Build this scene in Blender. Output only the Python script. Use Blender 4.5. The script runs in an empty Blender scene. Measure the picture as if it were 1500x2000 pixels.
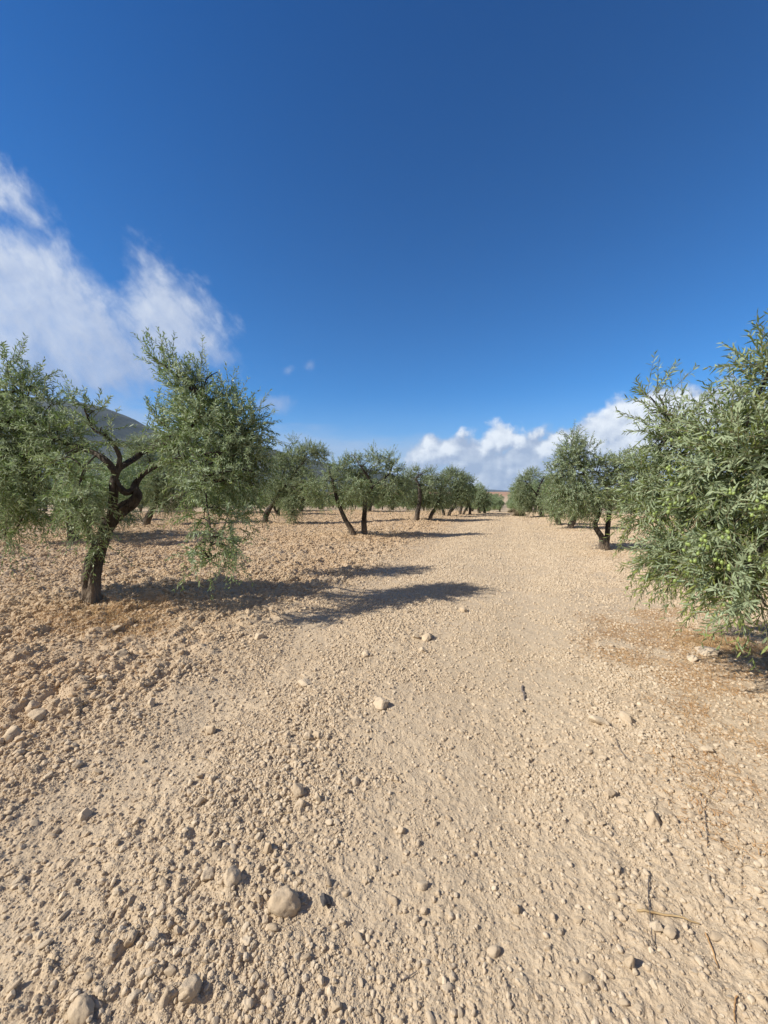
import bpy, math, random
import numpy as np
R = math.radians
scene = bpy.context.scene
C = scene.collection

# ------------------------------------------------------------------ camera
F = 751.0                      # focal length in pixels of the 1500x2000 frame
CAMZ = 1.5
PITCH = R(2.8)
cam_d = bpy.data.cameras.new('camera')
cam = bpy.data.objects.new('camera', cam_d); C.objects.link(cam)
cam.location = (0, 0, CAMZ)
cam.rotation_euler = (R(90) - PITCH, 0, 0)
cam_d.sensor_fit = 'VERTICAL'; cam_d.sensor_height = 24.0; cam_d.sensor_width = 18.0
cam_d.lens = 24.0 * F / 2000.0
cam_d.clip_start = 0.05; cam_d.clip_end = 60000
scene.camera = cam

# ------------------------------------------------------------------ exposure, sun, sky
scene.view_settings.view_transform = 'Standard'
scene.view_settings.look = 'None'
scene.view_settings.gamma = 1.0
scene.view_settings.exposure = 0.39
scene.cycles.max_bounces = 6
scene.cycles.diffuse_bounces = 3
scene.cycles.glossy_bounces = 2
scene.cycles.transmission_bounces = 3
scene.cycles.transparent_max_bounces = 4

SUN_EL = R(39)
SH = (0.96, 0.28)            # ground direction in which shadows fall
sun_az = math.atan2(-SH[0], -SH[1])       # compass angle of the sun, from +Y towards +X
sd = bpy.data.lights.new('sun', 'SUN'); sd.energy = 5.0; sd.angle = R(0.6); sd.color = (1.0, 0.93, 0.83)
sun = bpy.data.objects.new('sun', sd); C.objects.link(sun)
sun.rotation_euler = (R(90) - SUN_EL, 0, -sun_az + math.pi)
sun.location = (-30, -12, 30)

world = bpy.data.worlds.new('World'); scene.world = world; world.use_nodes = True
SKY_S = 0.10


class NT:
    """small helper to write node trees as expressions"""
    def __init__(s, tree): s.t = tree; s.n = tree.nodes; s.l = tree.links
    def new(s, typ, **kw):
        n = s.n.new(typ)
        for k, v in kw.items(): setattr(n, k, v)
        return n
    def put(s, sock, v):
        if isinstance(v, bpy.types.NodeSocket): s.l.new(v, sock)
        elif v is not None: sock.default_value = v
    def m(s, op, a, b=None, c=None, clamp=False):
        n = s.new('ShaderNodeMath', operation=op, use_clamp=clamp)
        s.put(n.inputs[0], a); s.put(n.inputs[1], b); s.put(n.inputs[2], c)
        return n.outputs[0]
    def vec(s, x, y, z):
        n = s.new('ShaderNodeCombineXYZ'); s.put(n.inputs[0], x); s.put(n.inputs[1], y); s.put(n.inputs[2], z)
        return n.outputs[0]
    def noise(s, v, scale, detail=4, rough=0.55, dist=0.0, col=False):
        n = s.new('ShaderNodeTexNoise'); s.put(n.inputs['Vector'], v)
        n.inputs['Scale'].default_value = scale; n.inputs['Detail'].default_value = detail
        n.inputs['Roughness'].default_value = rough; n.inputs['Distortion'].default_value = dist
        return n.outputs['Color' if col else 'Fac']
    def voro(s, v, scale, feature='F1', out='Distance', smooth=None):
        n = s.new('ShaderNodeTexVoronoi', feature=feature); s.put(n.inputs['Vector'], v)
        n.inputs['Scale'].default_value = scale
        if smooth is not None: n.inputs['Smoothness'].default_value = smooth
        return n.outputs[out]
    def mapr(s, v, a, b, c=0.0, d=1.0, smooth=False):
        n = s.new('ShaderNodeMapRange', interpolation_type='SMOOTHSTEP' if smooth else 'LINEAR')
        s.put(n.inputs[0], v)
        for i, q in enumerate((a, b, c, d)): n.inputs[i + 1].default_value = q
        return n.outputs[0]
    def mix(s, fac, a, b, mode='MIX'):
        n = s.new('ShaderNodeMix', data_type='RGBA', blend_type=mode)
        s.put(n.inputs[0], fac)
        for i, q in ((6, a), (7, b)):
            if isinstance(q, (tuple, list)): q = tuple(q) + (1.0,) if len(q) == 3 else q
            s.put(n.inputs[i], q)
        return n.outputs[2]


def build_world():
    w = NT(world.node_tree); w.n.clear()
    out = w.new('ShaderNodeOutputWorld'); bg = w.new('ShaderNodeBackground')
    w.l.new(bg.outputs[0], out.inputs[0]); bg.inputs[1].default_value = SKY_S
    sky = w.new('ShaderNodeTexSky', sky_type='NISHITA')
    sky.sun_disc = False; sky.sun_elevation = SUN_EL; sky.sun_rotation = sun_az
    sky.altitude = 700; sky.air_density = 1.0; sky.dust_density = 0.4; sky.ozone_density = 3.0
    tc = w.new('ShaderNodeTexCoord')
    sep = w.new('ShaderNodeSeparateXYZ'); w.l.new(tc.outputs['Generated'], sep.inputs[0])
    x, y, z = sep.outputs
    ys = w.m('MAXIMUM', y, 0.05)
    # sky chart coordinates: tangent of azimuth (right of +Y) and tangent of elevation, in hundredths of a focal length
    u = w.m('MULTIPLY', w.m('DIVIDE', x, ys), 7.51)
    v = w.m('MULTIPLY', w.m('DIVIDE', z, ys), 7.51)

    def chart(px, py):          # photograph position -> chart coordinates
        a = (px - 750) / F; b = (1000 - py) / F
        Y = math.cos(PITCH) + b * math.sin(PITCH); Z = -math.sin(PITCH) + b * math.cos(PITCH)
        return a / Y * 7.51, Z / Y * 7.51

    def ell(U, V, e):
        px, py, rx, ry, rot = e
        cx, cy = chart(px, py); rx /= 100; ry /= 100
        c, s_ = math.cos(R(rot)), math.sin(R(rot))
        du = w.m('SUBTRACT', U, cx); dv = w.m('SUBTRACT', V, cy)
        a = w.m('ADD', w.m('MULTIPLY', du, c / rx), w.m('MULTIPLY', dv, s_ / rx))
        b = w.m('ADD', w.m('MULTIPLY', du, -s_ / ry), w.m('MULTIPLY', dv, c / ry))
        q = w.m('SQRT', w.m('ADD', w.m('MULTIPLY', a, a), w.m('MULTIPLY', b, b)))
        return w.m('MULTIPLY', w.m('SUBTRACT', 1.0, q), min(rx, ry))

    def union(U, V, es, k=0.12):
        r = None
        for e in es:
            q = ell(U, V, e)
            r = q if r is None else w.m('SMOOTH_MAX', r, q, k)
        return r

    # ---- cumulus bank, low on the right
    CU = [(845, 892, 75, 46, 0), (905, 890, 75, 46, 0), (978, 862, 56, 46, 0), (1040, 890, 60, 52, 0), (1095, 880, 60, 48, 0),
          (1165, 856, 55, 52, 0), (1235, 850, 75, 84, 0), (1310, 840, 90, 100, 0), (1420, 850, 120, 120, 0), (1150, 935, 430, 85, 0)]
    CUB = [(975, 845, 58, 38, 0), (1235, 830, 80, 66, 0), (1165, 850, 40, 36, 0), (1085, 872, 40, 26, 0), (1330, 820, 90, 60, 0), (838, 880, 34, 16, 0)]

    def cumulus(U, V):
        p = w.vec(U, V, 3.7)
        warp = w.noise(p, 1.6, 5, 0.55)
        bil = w.voro(w.vec(w.m('ADD', U, w.m('MULTIPLY', warp, 0.5)), w.m('ADD', V, w.m('MULTIPLY', warp, 0.4)), 0.0), 2.7, 'SMOOTH_F1', smooth=0.45)
        det = w.noise(p, 5.0, 7, 0.6)
        n = w.m('ADD', w.m('MULTIPLY', w.m('SUBTRACT', 0.45, bil), 0.34),
                w.m('ADD', w.m('MULTIPLY', w.m('SUBTRACT', warp, 0.5), 0.5), w.m('MULTIPLY', w.m('SUBTRACT', det, 0.5), 0.30)))
        return n
    n0 = cumulus(u, v)
    n1 = cumulus(w.m('ADD', u, -0.07), w.m('ADD', v, 0.09))
    sd_ = w.m('ADD', union(u, v, CU), n0)
    a_cu = w.mapr(sd_, -0.02, 0.20, smooth=True)
    lit = w.m('MULTIPLY', w.m('SUBTRACT', n0, n1), 2.5)
    bright = w.mapr(w.m('ADD', union(u, v, CUB, 0.2), w.m('MULTIPLY', n0, 1.2)), -0.12, 0.22, smooth=True)
    streak = w.noise(w.vec(w.m('MULTIPLY', u, 0.35), w.m('MULTIPLY', v, 1.6), 9.0), 1.7, 5, 0.55)
    sh = w.m('ADD', w.m('ADD', w.m('MULTIPLY', bright, 0.66), lit), w.mapr(streak, 0.3, 0.7, 0.0, 0.36), clamp=True)
    col_cu = w.mix(sh, (3.1, 3.8, 5.2), (7.5, 7.9, 8.4))

    # ---- torn, wind-drawn cloud, high on the left
    ct, st = math.cos(R(-52)), math.sin(R(-52))
    su = w.m('ADD', w.m('MULTIPLY', u, ct), w.m('MULTIPLY', v, st))      # along the streaks
    sv = w.m('ADD', w.m('MULTIPLY', u, -st), w.m('MULTIPLY', v, ct))
    wn = w.noise(w.vec(w.m('MULTIPLY', su, 0.95), sv, 4.0), 1.0, 7, 0.55, 0.5)
    wf = w.noise(w.vec(w.m('MULTIPLY', su, 0.65), w.m('MULTIPLY', sv, 1.3), 5.0), 3.2, 6, 0.62, 0.3)
    W = [(40, 620, 190, 150, -30), (-60, 520, 150, 100, -40), (165, 650, 150, 85, -28), (312, 585, 40, 88, 20), (330, 625, 85, 75, -20), (370, 660, 62, 42, -8),
         (110, 705, 300, 90, 0), (55, 425, 26, 70, 32), (0, 380, 26, 60, 35)]
    wsd = w.m('ADD', union(u, v, W, 0.25), w.m('ADD', w.m('MULTIPLY', w.m('SUBTRACT', wn, 0.5), 1.0), w.m('MULTIPLY', w.m('SUBTRACT', wf, 0.5), 0.62)))
    a_w = w.m('MULTIPLY', w.mapr(wsd, -0.28, 0.50, smooth=True), w.mapr(wf, 0.2, 0.7, 0.62, 0.93))
    low = w.m('MULTIPLY', w.mapr(v, 1.1, 2.3, 0.4, 1.0, True), 1.0)
    a_w = w.m('MULTIPLY', a_w, low)
    col_w = w.mix(w.mapr(w.m('ADD', wn, w.mapr(v, 1.8, 4.2, -0.25, 0.12)), 0.25, 0.68), (3.1, 3.8, 5.4), (5.4, 5.9, 6.8))
    # small faint puffs and a milky band over the horizon
    S = [(535, 790, 48, 24, 0), (562, 722, 13, 11, 0), (604, 713, 12, 9, 0), (430, 700, 40, 18, 0)]
    ssd = w.m('ADD', union(u, v, S, 0.02), w.m('MULTIPLY', w.m('SUBTRACT', w.noise(w.vec(u, v, 2.0), 4.0, 5), 0.5), 0.35))
    a_s = w.mapr(ssd, -0.02, 0.25, 0.0, 0.55, True)
    hz = w.noise(w.vec(w.m('MULTIPLY', u, 0.25), v, 7.0), 2.0, 5, 0.6)
    band = [(560, 900, 420, 62, 0), (60, 850, 420, 90, 0)]
    a_b = w.mapr(w.m('ADD', union(u, v, band, 0.2), w.m('MULTIPLY', w.m('SUBTRACT', hz, 0.5), 0.9)), -0.1, 0.4, 0.0, 0.62, True)
    front = w.mapr(y, 0.06, 0.12)
    c = sky.outputs[0]
    c = w.mix(1.0, c, SKYTINT, 'MULTIPLY')
    c = w.mix(w.mapr(z, 0.12, 0.85, 0, 1), c, w.mix(1.0, c, (0.20, 0.57, 0.75), 'MULTIPLY'))
    # overall air whitening close to the horizon
    c = w.mix(w.mapr(z, 0.0, 0.26, 0.5, 0.0, True), c, (3.3, 4.4, 6.0))
    c = w.mix(w.m('MULTIPLY', a_b, front), c, (3.7, 4.5, 6.0))
    c = w.mix(w.m('MULTIPLY', a_w, front), c, col_w)
    c = w.mix(w.m('MULTIPLY', a_s, front), c, (3.6, 4.2, 5.7))
    c = w.mix(w.m('MULTIPLY', a_cu, front), c, col_cu)
    # behind the camera: unseen warm sky, added as fill light for the shade
    warm_fill = w.m('MULTIPLY', w.mapr(y, -0.02, -0.40, 0.0, 0.85, True), w.mapr(w.noise(w.vec(x, y, z), 2.5, 4), 0.3, 0.6, 0.7, 1.0))
    c = w.mix(w.m('MULTIPLY', warm_fill, w.mapr(z, 0.0, 0.05)), c, (2.7, 2.2, 2.0))
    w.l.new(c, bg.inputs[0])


SKYTINT = (0.25, 0.79, 1.21)
build_world()

# ------------------------------------------------------------------ helpers
def ray(px, py):
    a = (px - 750) / F; b = (1000 - py) / F
    return np.array([a, math.cos(PITCH) + b * math.sin(PITCH), -math.sin(PITCH) + b * math.cos(PITCH)])

def P(px, py, Y):
    """point of the place seen in that direction at distance Y ahead"""
    d = ray(px, py); k = Y / d[1]
    return np.array([d[0] * k, Y, CAMZ + d[2] * k])

def G(px, py, z=0.0):
    """point of the ground (height z)"""
    d = ray(px, py); k = (z - CAMZ) / d[2]
    return np.array([d[0] * k, d[1] * k, z])

TH = math.atan(237 / F)                         # direction of the tree rows
UA = np.array([math.sin(TH), math.cos(TH)]); VA = np.array([math.cos(TH), -math.sin(TH)])
def along_perp(x, y): return x * UA[0] + y * UA[1], x * VA[0] + y * VA[1]
def row_pos(a, p): return a * UA[0] + p * VA[0], a * UA[1] + p * VA[1]

def h2(ix, iy, seed):
    n = (ix.astype(np.int64) * 374761393 + iy.astype(np.int64) * 668265263 + seed * 1274126177) & 0xffffffff
    n = ((n ^ (n >> 13)) * 1274126177) & 0xffffffff
    n = ((n ^ (n >> 16)) * 2246822519) & 0xffffffff
    return ((n ^ (n >> 15)) & 0xffffff) / float(0x1000000)

def vnoise(x, y, seed=0):
    ix = np.floor(x); iy = np.floor(y); fx = x - ix; fy = y - iy
    fx = fx * fx * (3 - 2 * fx); fy = fy * fy * (3 - 2 * fy)
    ix = ix.astype(np.int64); iy = iy.astype(np.int64)
    a = h2(ix, iy, seed); b = h2(ix + 1, iy, seed); c = h2(ix, iy + 1, seed); d = h2(ix + 1, iy + 1, seed)
    return (a * (1 - fx) + b * fx) * (1 - fy) + (c * (1 - fx) + d * fx) * fy

def fbm(x, y, seed=0, oct=4, lac=2.03, g=0.5):
    s = 0; a = 1; t = 0
    for i in range(oct):
        s = s + a * vnoise(x, y, seed + i * 17); t += a; a *= g; x = x * lac + 3.1; y = y * lac + 1.7
    return s / t

def clods(x, y, cell, seed, thr=0.0):
    """rounded lumps of random size, one per cell of side `cell`; height 0..1"""
    gx = x / cell; gy = y / cell
    ix = np.floor(gx).astype(np.int64); iy = np.floor(gy).astype(np.int64)
    best = np.zeros_like(x)
    for ox in (-1, 0, 1):
        for oy in (-1, 0, 1):
            jx = ix + ox; jy = iy + oy
            r = h2(jx, jy, seed + 5)
            cx = jx + 0.15 + 0.7 * h2(jx, jy, seed); cy = jy + 0.15 + 0.7 * h2(jx, jy, seed + 1)
            an = h2(jx, jy, seed + 2) * 3.14
            dx = gx - cx; dy = gy - cy
            c = np.cos(an); s = np.sin(an)
            a = (dx * c + dy * s); b = (-dx * s + dy * c) * (1.1 + h2(jx, jy, seed + 3))
            rad = 0.2 + 0.5 * r
            q = 1 - (a * a + b * b) / (rad * rad)
            hgt = np.sqrt(np.clip(q, 0, 1)) * rad * (r > thr)
            best = np.maximum(best, hgt)
    return best

def gs(x, c, w): return np.exp(-((x - c) / w) ** 2)

def wander(x, y, a, p): return p + 0.55 * (fbm(x * 0.7, y * 0.7, 81, 3) - 0.5) + 0.25 * (fbm(x * 2.5, y * 2.5, 82, 2) - 0.5)

def roughness(x, y):
    """how cloddy and pebbly the soil is, 0..~1.3"""
    a, p = along_perp(x, y)
    n = fbm(x * 0.9, y * 0.9, 71, 3)
    p = wander(x, y, a, p)
    n2 = 0.5 + (fbm(p * 1.8, a * 0.8, 72, 3) - 0.5) * np.clip(1.3 - np.hypot(x, y) / 8, 0.25, 1)
    w = 0.33 + 0.95 * gs(p, -1.05, 0.48) + 0.45 * gs(p, 0.85, 0.34) + 0.95 / (1 + np.exp((p + 2.55) * 5)) + 0.45 / (1 + np.exp(-(p - 1.7) * 4))
    w = w + 0.35 * np.clip((np.hypot(x, y) - 4.5) / 5, 0, 1) * (p > -2)
    return np.clip(w * (0.25 + 1.5 * n) * (0.5 + 1.0 * n2), 0.05, 1.35)

def macro(x, y):
    a, p = along_perp(x, y)
    d = np.hypot(x, y)
    h = 0.10 * gs(p, -4.9, 1.3) + 0.08 * gs(p, 2.9, 1.1)
    h = h + 0.07 * gs(p, -12.2, 1.6)
    h = h + 0.05 * (fbm(x * 0.35, y * 0.35, 3, 3) - 0.5) * np.clip(d / 3, 0, 1)
    q = np.clip((a - 27) / 42, 0, 1); h = h - 1.7 * q * q * (3 - 2 * q)
    p = wander(x, y, a, p)
    h = h - 0.018 * gs(p, 0.1, 0.32) - 0.02 * gs(p, -1.95, 0.3) + 0.018 * gs(p, -1.05, 0.4) + 0.012 * gs(p, 0.9, 0.3)
    h = h + 0.022 * (fbm(x * 2.2, y * 2.2, 9, 3) - 0.5)
    return h

def height(x, y, sp):
    """ground height; detail finer than the spacing sp is left out"""
    h = macro(x, y)
    rg = roughness(x, y)
    a, p = along_perp(x, y)
    till = 1 / (1 + np.exp((p + 2.4) * 4))
    def k(cell): return np.clip((cell / np.maximum(sp, 1e-6) - 2.0) / 2.5, 0, 1)
    xw = x + 0.03 * (vnoise(x * 13, y * 13, 91) - 0.5); yw = y + 0.03 * (vnoise(x * 13, y * 13, 92) - 0.5)
    h = h + k(0.30) * 0.055 * till * clods(xw, yw, 0.30, 11, 0.5) * (0.4 + rg)
    h = h + k(0.13) * 0.042 * clods(xw, yw, 0.13, 21, 0.5) * (0.05 + rg) * (0.13 + 0.95 * till)
    h = h + k(0.06) * 0.022 * clods(xw, yw, 0.06, 31, 0.55) * (0.06 + rg) * (0.55 + 0.5 * till)
    h = h + k(0.028) * 0.010 * clods(xw, yw, 0.028, 41, 0.5) * (0.35 + rg)
    h = h + k(0.014) * 0.0058 * clods(xw, yw, 0.014, 51, 0.25) * (0.5 + 0.5 * rg)
    h = h + k(0.05) * 0.016 * (fbm(x * 14, y * 14, 61, 3) - 0.5) * (0.5 + rg)
    return h

def make_mesh(name, V, faces, mats, midx=None, attrs=None, smooth=False):
    """faces: list of int arrays (n,3) or (n,4)"""
    me = bpy.data.meshes.new(name)
    faces = [np.asarray(f, dtype=np.int32) for f in faces if len(f)]
    V = np.asarray(V, dtype=np.float32)
    me.vertices.add(len(V)); me.vertices.foreach_set('co', V.ravel())
    nl = sum(f.size for f in faces); npol = sum(len(f) for f in faces)
    me.loops.add(nl); me.loops.foreach_set('vertex_index', np.concatenate([f.ravel() for f in faces]))
    me.polygons.add(npol)
    sizes = np.concatenate([np.full(len(f), f.shape[1], dtype=np.int32) for f in faces])
    starts = np.concatenate([[0], np.cumsum(sizes)[:-1]]).astype(np.int32)
    me.polygons.foreach_set('loop_start', starts)
    if midx is not None: me.polygons.foreach_set('material_index', np.concatenate([np.full(len(f), i, dtype=np.int32) for f, i in zip(faces, midx)]))
    for m in mats: me.materials.append(m)
    for k, val in (attrs or {}).items():
        at = me.attributes.new(k, 'FLOAT', 'POINT'); at.data.foreach_set('value', np.asarray(val, dtype=np.float32))
    me.update(calc_edges=True)
    if smooth: me.shade_smooth()
    return me

def link(name, data, parent=None, loc=None, **props):
    o = bpy.data.objects.new(name, data); C.objects.link(o)
    if parent is not None: o.parent = parent
    if loc is not None: o.location = [float(q) for q in loc]
    for k, v in props.items(): o[k] = v
    return o

# ------------------------------------------------------------------ materials
def mat(name):
    m = bpy.data.materials.new(name); m.use_nodes = True
    t = NT(m.node_tree); b = t.n['Principled BSDF']
    return m, t, b

def soil_material():
    m, t, b = mat('stony_soil')
    tc = t.new('ShaderNodeTexCoord').outputs['Object']
    at = t.new('ShaderNodeAttribute', attribute_name='red').outputs['Fac']
    n1 = t.noise(tc, 1.3, 6, 0.6); n2 = t.noise(tc, 22, 6, 0.65); n3 = t.noise(tc, 140, 4, 0.7)
    base = t.mix(at, (0.478, 0.382, 0.262), (0.445, 0.335, 0.222))
    c = t.mix(t.mapr(n1, 0.35, 0.7), base, t.mix(at, (0.525, 0.428, 0.300), (0.49, 0.38, 0.262)))
    c = t.mix(t.mapr(n2, 0.35, 0.7, 0, 0.55), c, (0.40, 0.305, 0.20))
    c = t.mix(t.mapr(n3, 0.45, 0.8, 0, 0.5), c, (0.60, 0.50, 0.36))
    far = t.new('ShaderNodeAttribute', attribute_name='far').outputs['Fac']
    c = t.mix(far, c, (0.40, 0.24, 0.15))
    t.put(b.inputs['Base Color'], c)
    b.inputs['Roughness'].default_value = 0.95; b.inputs['Specular IOR Level'].default_value = 0.15
    v1 = t.voro(tc, 75, 'F1'); v2 = t.voro(tc, 190, 'F1')
    hgt = t.m('ADD', t.m('MULTIPLY', t.mapr(v1, 0.0, 0.6, 1, 0), 0.6), t.m('ADD', t.m('MULTIPLY', t.mapr(v2, 0, 0.6, 1, 0), 0.28), t.m('MULTIPLY', n3, 0.5)))
    bp = t.new('ShaderNodeBump'); bp.inputs['Strength'].default_value = 0.8; bp.inputs['Distance'].default_value = 0.005
    t.put(bp.inputs['Height'], hgt); t.put(b.inputs['Normal'], bp.outputs[0])
    return m

def stone_material(name, c1, c2, c3, bump):
    m, t, b = mat(name)
    tc = t.new('ShaderNodeTexCoord').outputs['Object']
    oi = t.new('ShaderNodeObjectInfo').outputs['Random']
    n1 = t.noise(tc, 1.5, 5, 0.6); n2 = t.noise(tc, 9, 5, 0.7)
    c = t.mix(t.mapr(n1, 0.3, 0.7), c1, c2)
    c = t.mix(t.mapr(oi, 0.25, 1.0, 0, 0.85), c, c3)
    c = t.mix(t.mapr(n2, 0.45, 0.75, 0, 0.5), c, tuple(q * 0.78 for q in c1))
    rd = t.new('ShaderNodeAttribute', attribute_name='red', attribute_type='INSTANCER').outputs['Fac']
    c = t.mix(rd, c, t.mix(1.0, c, (0.95, 0.87, 0.78), 'MULTIPLY'))
    t.put(b.inputs['Base Color'], c)
    b.inputs['Roughness'].default_value = 0.92; b.inputs['Specular IOR Level'].default_value = 0.2
    bp = t.new('ShaderNodeBump'); bp.inputs['Strength'].default_value = 0.7; bp.inputs['Distance'].default_value = bump
    t.put(bp.inputs['Height'], t.m('ADD', n2, t.m('MULTIPLY', t.noise(tc, 30, 4, 0.7), 0.4))); t.put(b.inputs['Normal'], bp.outputs[0])
    return m

def leaf_material():
    m, t, b = mat('olive_leaf')
    tint = t.new('ShaderNodeAttribute', attribute_name='tint').outputs['Fac']
    warm = t.new('ShaderNodeAttribute', attribute_name='warm').outputs['Fac']
    back = t.new('ShaderNodeNewGeometry').outputs['Backfacing']
    top = t.mix(tint, (0.082, 0.148, 0.056), (0.225, 0.325, 0.120))
    top = t.mix(warm, top, (0.30, 0.32, 0.08))
    under = t.mix(tint, (0.270, 0.360, 0.225), (0.435, 0.53, 0.345))
    under = t.mix(t.m('MULTIPLY', warm, 0.6), under, (0.27, 0.29, 0.12))
    c = t.mix(back, top, under)
    t.put(b.inputs['Base Color'], c)
    t.put(b.inputs['Roughness'], t.mapr(back, 0, 1, 0.42, 0.75))
    b.inputs['Specular IOR Level'].default_value = 0.45
    tr = t.new('ShaderNodeBsdfTranslucent'); t.put(tr.inputs[0], t.mix(0.5, c, (0.22, 0.31, 0.07)))
    mx = t.new('ShaderNodeMixShader'); mx.inputs[0].default_value = 0.32
    t.l.new(b.outputs[0], mx.inputs[1]); t.l.new(tr.outputs[0], mx.inputs[2])
    t.l.new(mx.outputs[0], t.n['Material Output'].inputs[0])
    return m

def bark_material():
    m, t, b = mat('olive_bark')
    tc = t.new('ShaderNodeTexCoord').outputs['Object']
    mp = t.new('ShaderNodeMapping'); t.l.new(tc, mp.inputs[0]); mp.inputs['Scale'].default_value = (1, 1, 0.35)
    n1 = t.noise(mp.outputs[0], 14, 6, 0.65, 0.4); v = t.voro(mp.outputs[0], 26, 'F1'); n2 = t.noise(tc, 3, 4)
    c = t.mix(t.mapr(n1, 0.35, 0.7), (0.030, 0.025, 0.021), (0.120, 0.100, 0.082))
    c = t.mix(t.mapr(n2, 0.52, 0.68, 0, 0.45), c, (0.17, 0.15, 0.12))
    z = t.new('ShaderNodeSeparateXYZ'); t.l.new(tc, z.inputs[0])
    c = t.mix(t.mapr(z.outputs[2], 0.08, 0.45, 0.6, 0.0), c, (0.27, 0.21, 0.15))     # soil dust on the foot
    t.put(b.inputs['Base Color'], c); b.inputs['Roughness'].default_value = 0.95; b.inputs['Specular IOR Level'].default_value = 0.15
    bp = t.new('ShaderNodeBump'); bp.inputs['Strength'].default_value = 1.0; bp.inputs['Distance'].default_value = 0.05
    t.put(bp.inputs['Height'], t.m('ADD', n1, t.m('MULTIPLY', v, 0.7))); t.put(b.inputs['Normal'], bp.outputs[0])
    return m

def plain(name, col, rough=0.8, var=None, scale=30, spec=0.3):
    m, t, b = mat(name)
    tc = t.new('ShaderNodeTexCoord').outputs['Object']
    c = t.mix(t.mapr(t.noise(tc, scale, 4), 0.3, 0.7), col, var or tuple(q * 0.7 for q in col))
    t.put(b.inputs['Base Color'], c); b.inputs['Roughness'].default_value = rough; b.inputs['Specular IOR Level'].default_value = spec
    return m

def hill_material():
    m, t, b = mat('scrub_hillside')
    tc = t.new('ShaderNodeTexCoord').outputs['Object']
    n1 = t.noise(tc, 0.004, 6, 0.6); n2 = t.noise(tc, 0.02, 6, 0.7)
    c = t.mix(t.mapr(n1, 0.4, 0.62), (0.020, 0.034, 0.028), (0.045, 0.056, 0.042))
    c = t.mix(t.mapr(n2, 0.45, 0.7, 0, 0.75), c, (0.075, 0.078, 0.06))
    t.put(b.inputs['Base Color'], c); b.inputs['Roughness'].default_value = 1.0
    return m

M_SOIL = soil_material()
M_STONE = stone_material('pale_limestone', (0.58, 0.465, 0.32), (0.49, 0.38, 0.255), (0.64, 0.53, 0.385), 0.006)
M_PEBBLE = stone_material('soil_pebble', (0.525, 0.425, 0.298), (0.46, 0.36, 0.246), (0.61, 0.515, 0.378), 0.0012)
M_LEAF = leaf_material(); M_BARK = bark_material()
M_TWIG = plain('green_twig', (0.16, 0.14, 0.07), 0.8, (0.22, 0.20, 0.12))
M_OLIVE = plain('green_olive_skin', (0.20, 0.29, 0.07), 0.4, (0.27, 0.33, 0.10), 60, 0.5)
M_STRAW = plain('dry_straw', (0.52, 0.40, 0.22), 0.8, (0.40, 0.27, 0.13))
M_LITTER = plain('dry_leaf_litter', (0.40, 0.215, 0.085), 0.85, (0.50, 0.32, 0.15), 5)
M_WOOD = plain('grey_dead_wood', (0.20, 0.17, 0.15), 0.9, (0.10, 0.085, 0.075), 40)
M_CHAR = plain('dark_bark_scrap', (0.06, 0.055, 0.05), 0.9, (0.13, 0.12, 0.11), 60)
M_HILL = hill_material()

# ------------------------------------------------------------------ ground: one sheet out to the horizon
def redness(X, Y, Rr):
    a, p = along_perp(X, Y)
    red = 1 / (1 + np.exp((p + 2.6) * 2.2)) + 0.35 * np.clip((Rr - 8) / 20, 0, 1) + 0.25 / (1 + np.exp(-(p - 1.6) * 4))
    return np.clip(red * (0.45 + 1.1 * fbm(X * 0.8, Y * 0.8, 8, 4)), 0, 1)

def build_ground():
    ang = np.concatenate([np.linspace(-R(58), R(58), 900), np.linspace(R(58), R(302), 62)[1:-1]])
    rr = [0.05, 0.2, 0.4, 0.6, 0.8, 0.95]; r = 1.0
    while r < 34: rr.append(r); r *= 1.0028
    while r < 16000: rr.append(r); r *= 1.06
    rr = np.array(rr)
    A, Rr = np.meshgrid(ang, rr)
    X = np.sin(A) * Rr; Y = np.cos(A) * Rr
    fine = (np.abs(A) <= R(58.01))
    sp = np.where(fine, Rr * 0.0028, Rr * 0.08)
    sp = np.where(Rr > 34, Rr * 0.06, sp)
    near = Rr < 36
    Z = np.zeros_like(X)
    Z[near] = height(X[near], Y[near], sp[near])
    mf = ~near
    Z[mf] = macro(X[mf], Y[mf])
    # the land drops gently, then rises to a far red field
    far = np.clip((Rr - 60) / 500, 0, 1)
    Z = Z - far * 2.0 + 19.0 * np.clip((Rr - 900) / 2200, 0, 1) ** 1.3 * (0.55 + 0.6 * fbm(X / 600, Y / 600, 5, 3)) * (Rr > 900)
    red = redness(X, Y, Rr)
    nr, na = X.shape
    idx = np.arange(nr * na).reshape(nr, na)
    nx = np.roll(idx, -1, axis=1)
    q = np.stack([idx[:-1], idx[1:], nx[1:], nx[:-1]], -1).reshape(-1, 4)
    cap = np.stack([np.full(na, nr * na), idx[0], nx[0]], -1)
    V = np.stack([X, Y, Z], -1).reshape(-1, 3)
    V = np.vstack([V, [[0, 0, float(Z[0].mean())]]])
    fa = np.clip((Rr - 150) / 900, 0, 1)
    me = make_mesh('ground', V, [q, cap], [M_SOIL], smooth=True,
                   attrs={'red': np.append(red.ravel(), 0), 'far': np.append(fa.ravel(), 0)})
    link('ground', me, kind='structure')

build_ground()

def ground_z(x, y):
    x = np.atleast_1d(np.asarray(x, float)); y = np.atleast_1d(np.asarray(y, float))
    return height(x, y, np.hypot(x, y) * 0.0028)

def gz(x, y): return float(ground_z(x, y)[0])

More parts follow.
